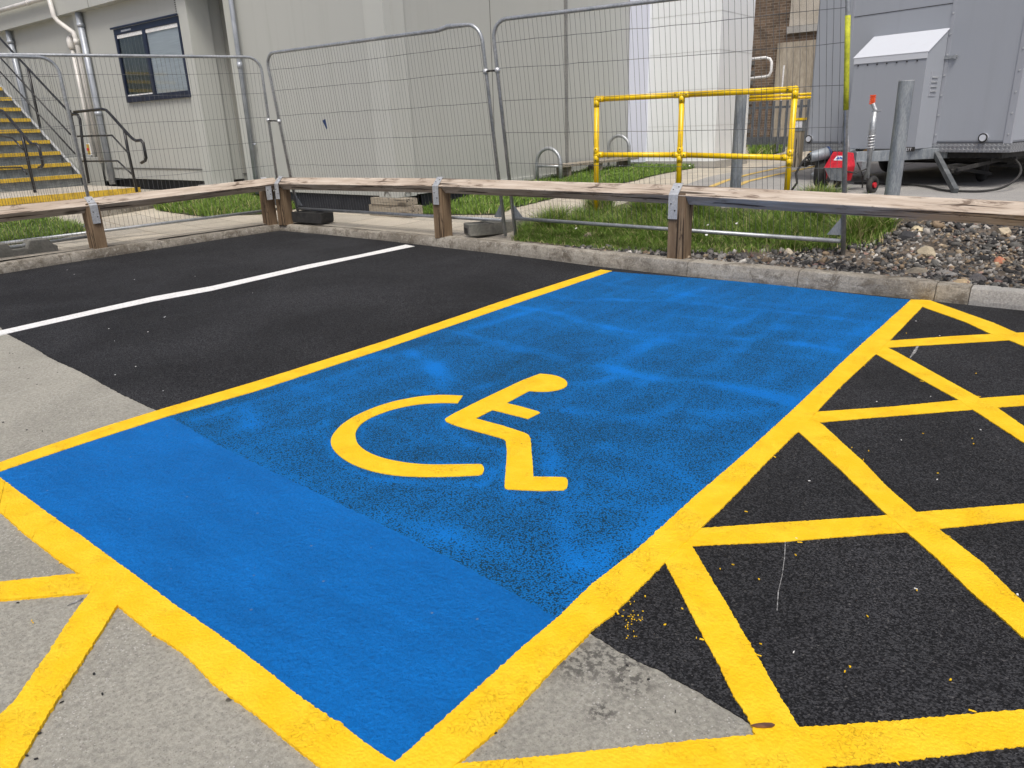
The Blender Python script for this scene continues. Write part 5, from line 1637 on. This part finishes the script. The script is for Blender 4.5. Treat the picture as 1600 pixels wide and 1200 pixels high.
def turf(name, poly, n, h0, h1, wid, seed, dens=None, soil=True, dry=.12, hf=None):
    rg = np.random.default_rng(seed)
    P_ = np.array([(p[0], p[1]) for p in poly])
    lo, hi = P_.min(0), P_.max(0)
    xs_, ys_ = [], []
    tot = 0
    while tot < n:
        x = rg.uniform(lo[0], hi[0], n); y = rg.uniform(lo[1], hi[1], n)
        m_ = inside([tuple(q) for q in P_], x, y)
        # clumping
        cl = np.sin(x * 11.3 + np.sin(y * 7.1) * 2) * np.sin(y * 9.7 + np.sin(x * 5.3) * 2)
        m_ &= rg.uniform(0, 1, n) < (.55 + .45 * cl)
        if dens is not None: m_ &= rg.uniform(0, 1, n) < dens(x, y)
        xs_.append(x[m_]); ys_.append(y[m_]); tot += m_.sum()
    x = np.concatenate(xs_)[:n]; y = np.concatenate(ys_)[:n]; n = len(x)
    x = x + rg.normal(0, .022, n); y = y + rg.normal(0, .022, n)
    z = tz(x, y) + .008
    cl = .5 + .5 * np.sin(x * 5.1 + 2 * np.sin(y * 3.3)) * np.sin(y * 6.1 + np.sin(x * 4.3))
    cl2 = .5 + .5 * np.sin(x * 17 + 3 * np.sin(y * 13)) * np.sin(y * 19 + 2 * np.sin(x * 15))
    h = rg.uniform(h0, h1, n) * (.55 + .55 * cl + .5 * cl2)
    if hf is not None: h *= hf(x, y)
    az = rg.uniform(0, 2 * np.pi, n); lean = rg.uniform(.1, 1.1, n)
    fx, fy = np.cos(az), np.sin(az)
    a2 = rg.uniform(0, 2 * np.pi, n); wx, wy = np.cos(a2) * wid / 2, np.sin(a2) * wid / 2
    base = np.stack([x, y, z], 1)
    def pt(t, wfac):
        px_ = base.copy()
        px_[:, 0] += fx * lean * h * t * t; px_[:, 1] += fy * lean * h * t * t; px_[:, 2] += h * t * (1 - .25 * lean * t)
        l = px_.copy(); r = px_.copy()
        l[:, 0] -= wx * wfac; l[:, 1] -= wy * wfac; r[:, 0] += wx * wfac; r[:, 1] += wy * wfac
        return l, r
    a, b_ = pt(0, 1); c, d = pt(.45, .85); e, f = pt(.8, .5); g, _ = pt(1, 0)
    V_ = np.stack([a, b_, c, d, e, f, g, g + np.array([1e-4, 0, 0])], 1).reshape(-1, 3)
    i0 = np.arange(n) * 8
    F_ = np.concatenate([np.stack([i0, i0 + 1, i0 + 3, i0 + 2], 1), np.stack([i0 + 2, i0 + 3, i0 + 5, i0 + 4], 1), np.stack([i0 + 4, i0 + 5, i0 + 7, i0 + 6], 1)])
    g1 = np.array([.085, .175, .020]); g2 = np.array([.225, .34, .06]); dr = np.array([.50, .45, .22])
    t = rg.uniform(0, 1, (n, 1)) * .6 + .2 * cl[:, None] + .25 * cl2[:, None]
    col = g1 * (1 - t) + g2 * t
    isdry = rg.uniform(0, 1, n) < dry
    col[isdry] = dr * rg.uniform(.7, 1.1, (isdry.sum(), 1))
    tone = np.repeat(col, 8, axis=0)
    o = to_mesh(name, V_, F_, tone, M['grass'])
    if soil: drape('turf', [tuple(q) for q in P_], .014, M['turf_soil'], .25)
    return o
G = lambda *l: [tuple(gnd(*p)[:2]) for p in l]
turf('grass', G((-40, 350), (0, 347), (75, 346), (110, 356), (133, 364), (90, 374), (0, 385), (-40, 390)), 9000, .06, .13, .009, 1)
turf('grass', G((236, 322), (300, 313), (415, 303), (417, 335), (370, 337), (330, 340), (300, 337), (250, 330)), 9000, .09, .17, .010, 2)
turf('grass', G((440, 302), (468, 302), (520, 317), (500, 320), (478, 324), (447, 330)), 2500, .08, .16, .009, 3)
lawn = G((646, 335), (700, 336), (780, 336), (800, 326), (880, 307), (992, 283), (1102, 260), (1097, 256), (990, 261), (985, 259), (900, 266), (800, 281), (744, 290), (690, 305), (655, 318), (642, 326))
turf('grass', lawn, 42000, .05, .10, .011, 4, dry=.04)
turf('grass', G((1172, 246), (1180, 246), (1225, 238), (1226, 231), (1172, 232)), 2500, .15, .3, .02, 5)
mound = G((803, 377), (815, 362), (840, 355), (880, 344), (918, 336), (930, 323), (942, 333), (980, 336), (1020, 333), (1060, 331), (1085, 333), (1110, 336), (1135, 340), (1180, 342), (1225, 338), (1250, 328), (1290, 326), (1330, 334), (1360, 345), (1378, 384), (1330, 393), (1260, 395), (1180, 399), (1100, 400), (1000, 398), (930, 393), (860, 384))
mp_ = np.array(mound)
def md(x, y):
    # thins toward the kerb on the right, where gravel takes over
    k = np.array([back_y(q) for q in x]); d = y - k
    lim = .03 + .30 * sm((x + 3.7) / 1.7)
    patchy = np.sin(x * 3.7 + 1.3) * np.sin(y * 4.9 + x * 2.1)
    back = 1 - np.clip((y - 7.15 + .25 * patchy) / .35, 0, 1) * .86
    return np.clip((d - lim) / .22 + .12, .06, 1) * back * np.clip(.75 + .6 * patchy, .25, 1)
turf('grass', mound, 46000, .04, .12, .0055, 6, dens=md, soil=False, dry=.14, hf=lambda x, y: .55 + .75 * np.clip((y - 6.25) / .5, 0, 1))
tufts = []
for (a_, c_) in ((1345, 345), (1365, 362), (1330, 372), (1300, 345), (934, 330), (862, 360), (1015, 338), (1082, 336), (1280, 322)):
    tufts.append(gnd(a_, c_))
for i, t_ in enumerate(tufts):
    r_ = .16
    turf('grass', [(t_.x + r_ * math.cos(a), t_.y + r_ * .7 * math.sin(a)) for a in np.linspace(0, 6.28, 9)[:-1]], 1100, .12, .24, .006, 40 + i, soil=False, dry=.25)
# daisies on the lawns
b = B(); rg = random.Random(3)
for (a_, c_) in [(963, 266), (968, 268), (972, 267), (1000, 258), (1003, 258), (1010, 259), (1105, 368), (1103, 384), (1150, 366), (900, 372), (1139, 383), (1010, 372), (1077, 268)]:
    p = gnd(a_, c_) + Vector((0, 0, .10)); b.disc(p, (rg.uniform(-.3, .3), -.5, 1), .013, .004, 8)
tag(b.build('daisies', M['daisy']), kind='stuff')

# ------------------------------------------------------------------ gravel
def ico():
    bm = bmesh.new(); bmesh.ops.create_icosphere(bm, subdivisions=1, radius=1)
    V_ = np.array([v.co[:] for v in bm.verts]); F_ = np.array([[v.index for v in f.verts] for f in bm.faces]); bm.free()
    return V_, F_
IV, IF = ico()
def stones(name, x, y, s, seed, palette, weights, sink=.3, lift=0.0):
    rg = np.random.default_rng(seed); n = len(x)
    V_ = np.repeat(IV[None], n, 0) * rg.uniform(.45, 1.3, (n, len(IV), 1))
    V_ *= np.stack([rg.uniform(.8, 1.4, n), rg.uniform(.6, 1.0, n), rg.uniform(.45, .85, n)], 1)[:, None, :]
    q = rg.normal(size=(n, 4)) * np.array([1, .35, .35, 1.2]); q /= np.linalg.norm(q, axis=1, keepdims=True)
    w_, a, b_, c = q.T
    R = np.stack([1 - 2 * (b_**2 + c**2), 2 * (a * b_ - c * w_), 2 * (a * c + b_ * w_), 2 * (a * b_ + c * w_), 1 - 2 * (a**2 + c**2), 2 * (b_ * c - a * w_), 2 * (a * c - b_ * w_), 2 * (b_ * c + a * w_), 1 - 2 * (a**2 + b_**2)], 1).reshape(n, 3, 3)
    V_ = np.einsum('nij,nkj->nki', R, V_) * s[:, None, None]
    z = tz(x, y) + s * sink + lift * rg.uniform(0, 1, n)
    V_ += np.stack([x, y, z], 1)[:, None, :]
    F_ = (IF[None] + (np.arange(n) * len(IV))[:, None, None]).reshape(-1, 3)
    pal = np.array(palette); idx = rg.choice(len(pal), n, p=np.array(weights) / sum(weights))
    col = pal[idx] * rg.uniform(.7, 1.25, (n, 1))
    return to_mesh(name, V_.reshape(-1, 3), F_, np.repeat(col, len(IV), 0), M['stone'])
PAL = [(.20, .19, .175), (.10, .098, .092), (.038, .037, .037), (.33, .31, .28), (.24, .18, .12), (.36, .29, .20), (.26, .17, .14), (.46, .44, .40)]
WTS = [22, 30, 30, 9, 8, 4, 2, 4]
gpoly = G((930, 388), (1000, 392), (1060, 393), (1110, 394), (1250, 392), (1330, 388), (1375, 378), (1385, 362), (1400, 352), (1470, 349), (1620, 352), (1760, 380)) + [(2.2, 7.3), (2.2, 6.0)] + [(x, back_y(x) + .0) for x in np.arange(2, -4.4, -.2)]
rg = np.random.default_rng(11)
P_ = np.array(gpoly); lo, hi = P_.min(0), P_.max(0)
def scatter(n, poly, lo, hi, rg):
    x = rg.uniform(lo[0], hi[0], n); y = rg.uniform(lo[1], hi[1], n); m_ = inside(poly, x, y)
    return x[m_], y[m_]
x, y = scatter(42000, gpoly, lo, hi, rg)
s = np.exp(rg.normal(math.log(.0115), .45, len(x)))
stones('gravel', x, y, np.clip(s, .006, .03), 1, PAL, WTS, .4, .014)
x, y = scatter(2400, gpoly, lo, hi, rg)
s = np.exp(rg.normal(math.log(.027), .28, len(x)))
stones('gravel', x, y, np.clip(s, .018, .046), 2, PAL, WTS, .4, .012)
# loose grit in the thin grass and the bare patch
gp2 = G((840, 386), (930, 376), (1100, 385), (1380, 388), (1390, 345), (1330, 330), (1200, 318), (1130, 316), (1060, 330), (960, 378), (860, 382))
P_ = np.array(gp2)
x, y = scatter(5200, gp2, P_.min(0), P_.max(0), rg)
stones('grit', x, y, rg.uniform(.006, .014, len(x)), 3, PAL, WTS, .5)

def rock(p, size, col, label, seed, cat='stone'):
    bm = bmesh.new(); bmesh.ops.create_icosphere(bm, subdivisions=3, radius=1)
    for v_ in bm.verts:
        c = v_.co.copy()
        k = 1 + .34 * mnoise.noise(c * 1.1 + Vector((seed, 0, 0))) + .10 * mnoise.noise(c * 3.5 + Vector((0, seed, 0)))
        # facet the boulder along a few cleavage planes
        rgx = random.Random(seed)
        for _ in range(9):
            nn = Vector((rgx.uniform(-1, 1), rgx.uniform(-1, 1), rgx.uniform(-.4, 1))).normalized(); lim = rgx.uniform(.6, .85)
            d = (c * k).dot(nn)
            if d > lim: c = c - nn * (d - lim) / k * .92
        v_.co = Vector((c.x * k * size[0], c.y * k * size[1], c.z * k * size[2]))
    me = bpy.data.meshes.new('stone'); bm.to_mesh(me); bm.free()
    o = bpy.data.objects.new('stone', me); COL.objects.link(o); o.location = p + Vector((0, 0, size[2] * .45)); o.rotation_euler = (0, 0, seed * 1.3)
    me.materials.append(worn('stone_face', col, tuple(min(1, q * 1.35) for q in col), 14, .9, fine=70, bmp=.5, bd=.006, dirt=tuple(q * .45 for q in col), dirt_amt=.5))
    tag(o, label, cat, 'larger stones in the grass and gravel')
rock(gnd(919, 374), (.085, .07, .055), (.34, .28, .21), 'rounded tan stone lying in the grass beside the kerb', 1)
rock(gnd(1445, 400), (.10, .085, .06), (.36, .31, .22), 'large sandy stone in the gravel below the round steel post', 2)
rock(gnd(1430, 430), (.115, .06, .045), (.30, .265, .20), 'flat tan stone with a sharp edge, in the gravel near the kerb', 3)
rock(gnd(1560, 411), (.055, .045, .035), (.42, .17, .10), 'orange red brick fragment in the gravel at the right edge', 4)
rock(gnd(1434, 362), (.06, .05, .035), (.44, .38, .25), 'pale yellow stone at the far side of the gravel', 5)
rock(gnd(1500, 446), (.08, .06, .035), (.34, .26, .16), 'brown slab of stone touching the kerb near its short section', 6)
rock(gnd(1232, 400), (.05, .05, .045), (.42, .37, .29), 'pale upright stone left of the fence post foot', 7)
rock(gnd(1183, 408), (.055, .045, .03), (.36, .29, .19), 'tan stone on the gravel right of the third timber post', 8)
rock(gnd(1567, 366), (.07, .06, .04), (.40, .34, .24), 'sandy stone at the top of the gravel near the right edge', 9)
rock(gnd(1200, 410), (.06, .05, .034), (.30, .24, .17), 'brown stone touching the kerb right of the third timber post', 10)
rock(gnd(1525, 441), (.07, .07, .045), (.19, .18, .17), 'dark grey stone just behind the kerb at the right', 11)
rock(gnd(1480, 430), (.08, .045, .03), (.22, .21, .195), 'flat grey stone between the gravel and the short kerb section', 12)
rock(gnd(1415, 373), (.09, .07, .05), (.035, .035, .038), 'black lump of tarmac at the upper edge of the gravel', 13)

# ------------------------------------------------------------------ small things on the car park
def chips(name, spots_, r, mat, z, seed, th=.003):
    rg = random.Random(seed); b = B()
    for (a_, c_) in spots_:
        p = spot(a_, c_); k = rg.randint(5, 7); ph = rg.uniform(0, 3); e = rg.uniform(.2, .7)
        pr = []
        for i in range(k):
            t = 2 * math.pi * i / k; q = r * rg.uniform(.6, 1.2)
            u, v_ = q * math.cos(t), q * e * math.sin(t)
            pr.append((u * math.cos(ph) - v_ * math.sin(ph), u * math.sin(ph) + v_ * math.cos(ph)))
        b.prism(pr, (p.x, p.y, z), (1, 0, 0), (0, 1, 0), (0, 0, 1), th)
    o = b.build(name, mat, recenter=False); o['kind'] = 'stuff'
rg = random.Random(5)
ych = [(1320, 1050), (1485, 1063), (1145, 883), (1167, 881), (1125, 890), (1186, 906), (1008, 933), (1067, 941), (1066, 952), (1088, 998), (1039, 977), (1003, 970), (1355, 964), (1432, 923), (1328, 1043), (1180, 1025), (1188, 1007), (1519, 686), (1521, 694), (1563, 708), (1357, 705), (1349, 719), (1331, 700),
       (1415, 523), (1525, 584), (1442, 678), (1312, 608), (1400, 1195), (1243, 868), (50, 971), (52, 974), (1322, 1126), (1416, 521), (1465, 740)]
chips('paint_flecks', ych[::2] + ych[1::4], .0040, M['yellow'], .001, 1)
ych2 = [(985 + rg.gauss(0, 9), 968 + rg.gauss(0, 12)) for _ in range(38)]
chips('paint_spatter', ych2, .0028, M['yellow'], .001, 2, .0015)
wch = [(105, 422), (210, 437), (257, 496), (231, 519), (179, 533), (170, 514), (212, 573), (180, 586), (255, 611), (258, 495), (305, 432), (395, 458), (116, 429), (1244, 842), (1431, 502), (1468, 525), (1454, 620), (1532, 672), (1370, 628), (1408, 688), (1264, 752), (1464, 750), (1431, 921), (1590, 930), (1240, 1020)] \
    
chips('grit_flecks', wch, .005, M['white_line'], .001, 3, .0025)
chips('tar_flecks', [(28, 942), (42, 1121 + 60), (147, 1053 - 0), (57, 1186), (160, 1085), (89, 1094), (96, 1098), (62, 1146), (774, 1146), (1055, 1112), (20, 553 + 0), (30, 575), (58, 601), (42, 672), (66, 674), (90, 582), (5, 660), (15, 552), (1013, 1062), (980, 1040), (214, 669), (358, 748)], .0048, M['chassis'], .0, 4, .003)
# thin chalk marks
def chalk(pts, w_, z):
    P3 = [spot(*p) for p in pts]; b = B(); vs = []
    for i, p in enumerate(P3):
        d = (P3[min(i + 1, len(P3) - 1)] - P3[max(i - 1, 0)]).normalized(); nr = Vector((-d.y, d.x, 0)) * w_ / 2 * (1 + .5 * math.sin(i * 2.3))
        vs += [(p.x + nr.x, p.y + nr.y, z), (p.x - nr.x, p.y - nr.y, z)]
    b.add(vs, [(2 * i, 2 * i + 1, 2 * i + 3, 2 * i + 2) for i in range(len(P3) - 1)])
    return b.build('chalk_mark', M['chalk'], recenter=False)
M['chalk'] = worn('chalk', (.07, .07, .07), (.42, .42, .41), 60, .9, bmp=0)
tag(chalk([(1227, 845), (1226, 870), (1222, 900), (1216, 925), (1214, 955)], .0022, .0016), 'long faint chalk line inside the largest hatched panel', 'chalk mark')
tag(chalk([(1434, 541), (1429, 550), (1422, 559)], .011, .0016), 'short white chalk stroke near the kerb end of the hatching', 'chalk mark')
tag(chalk([(140, 930), (125, 937), (105, 946)], .007, -.001), 'short white chalk stroke between the two yellow lines at lower left', 'chalk mark')
lf = spot(1191, 1134, .0065)
b = B()
pr = [(-.034, -.002), (-.018, -.0075), (.006, -.0085), (.028, -.006), (.038, .001), (.030, .0075), (.008, .008), (-.016, .004)]
a_ = math.radians(35); ca, sa = math.cos(a_), math.sin(a_)
b.prism([(.72 * (p[0] * ca - p[1] * sa), .72 * (p[0] * sa + p[1] * ca)) for p in pr], lf, (1, 0, 0), (0, 1, 0), (0, 0, 1), .004)
tag(b.build('dead_leaf', M['leaf_brown']), 'curled brown dead leaf lying on the yellow line at the tip of the concrete', 'leaf')

S.cycles.use_denoising = True
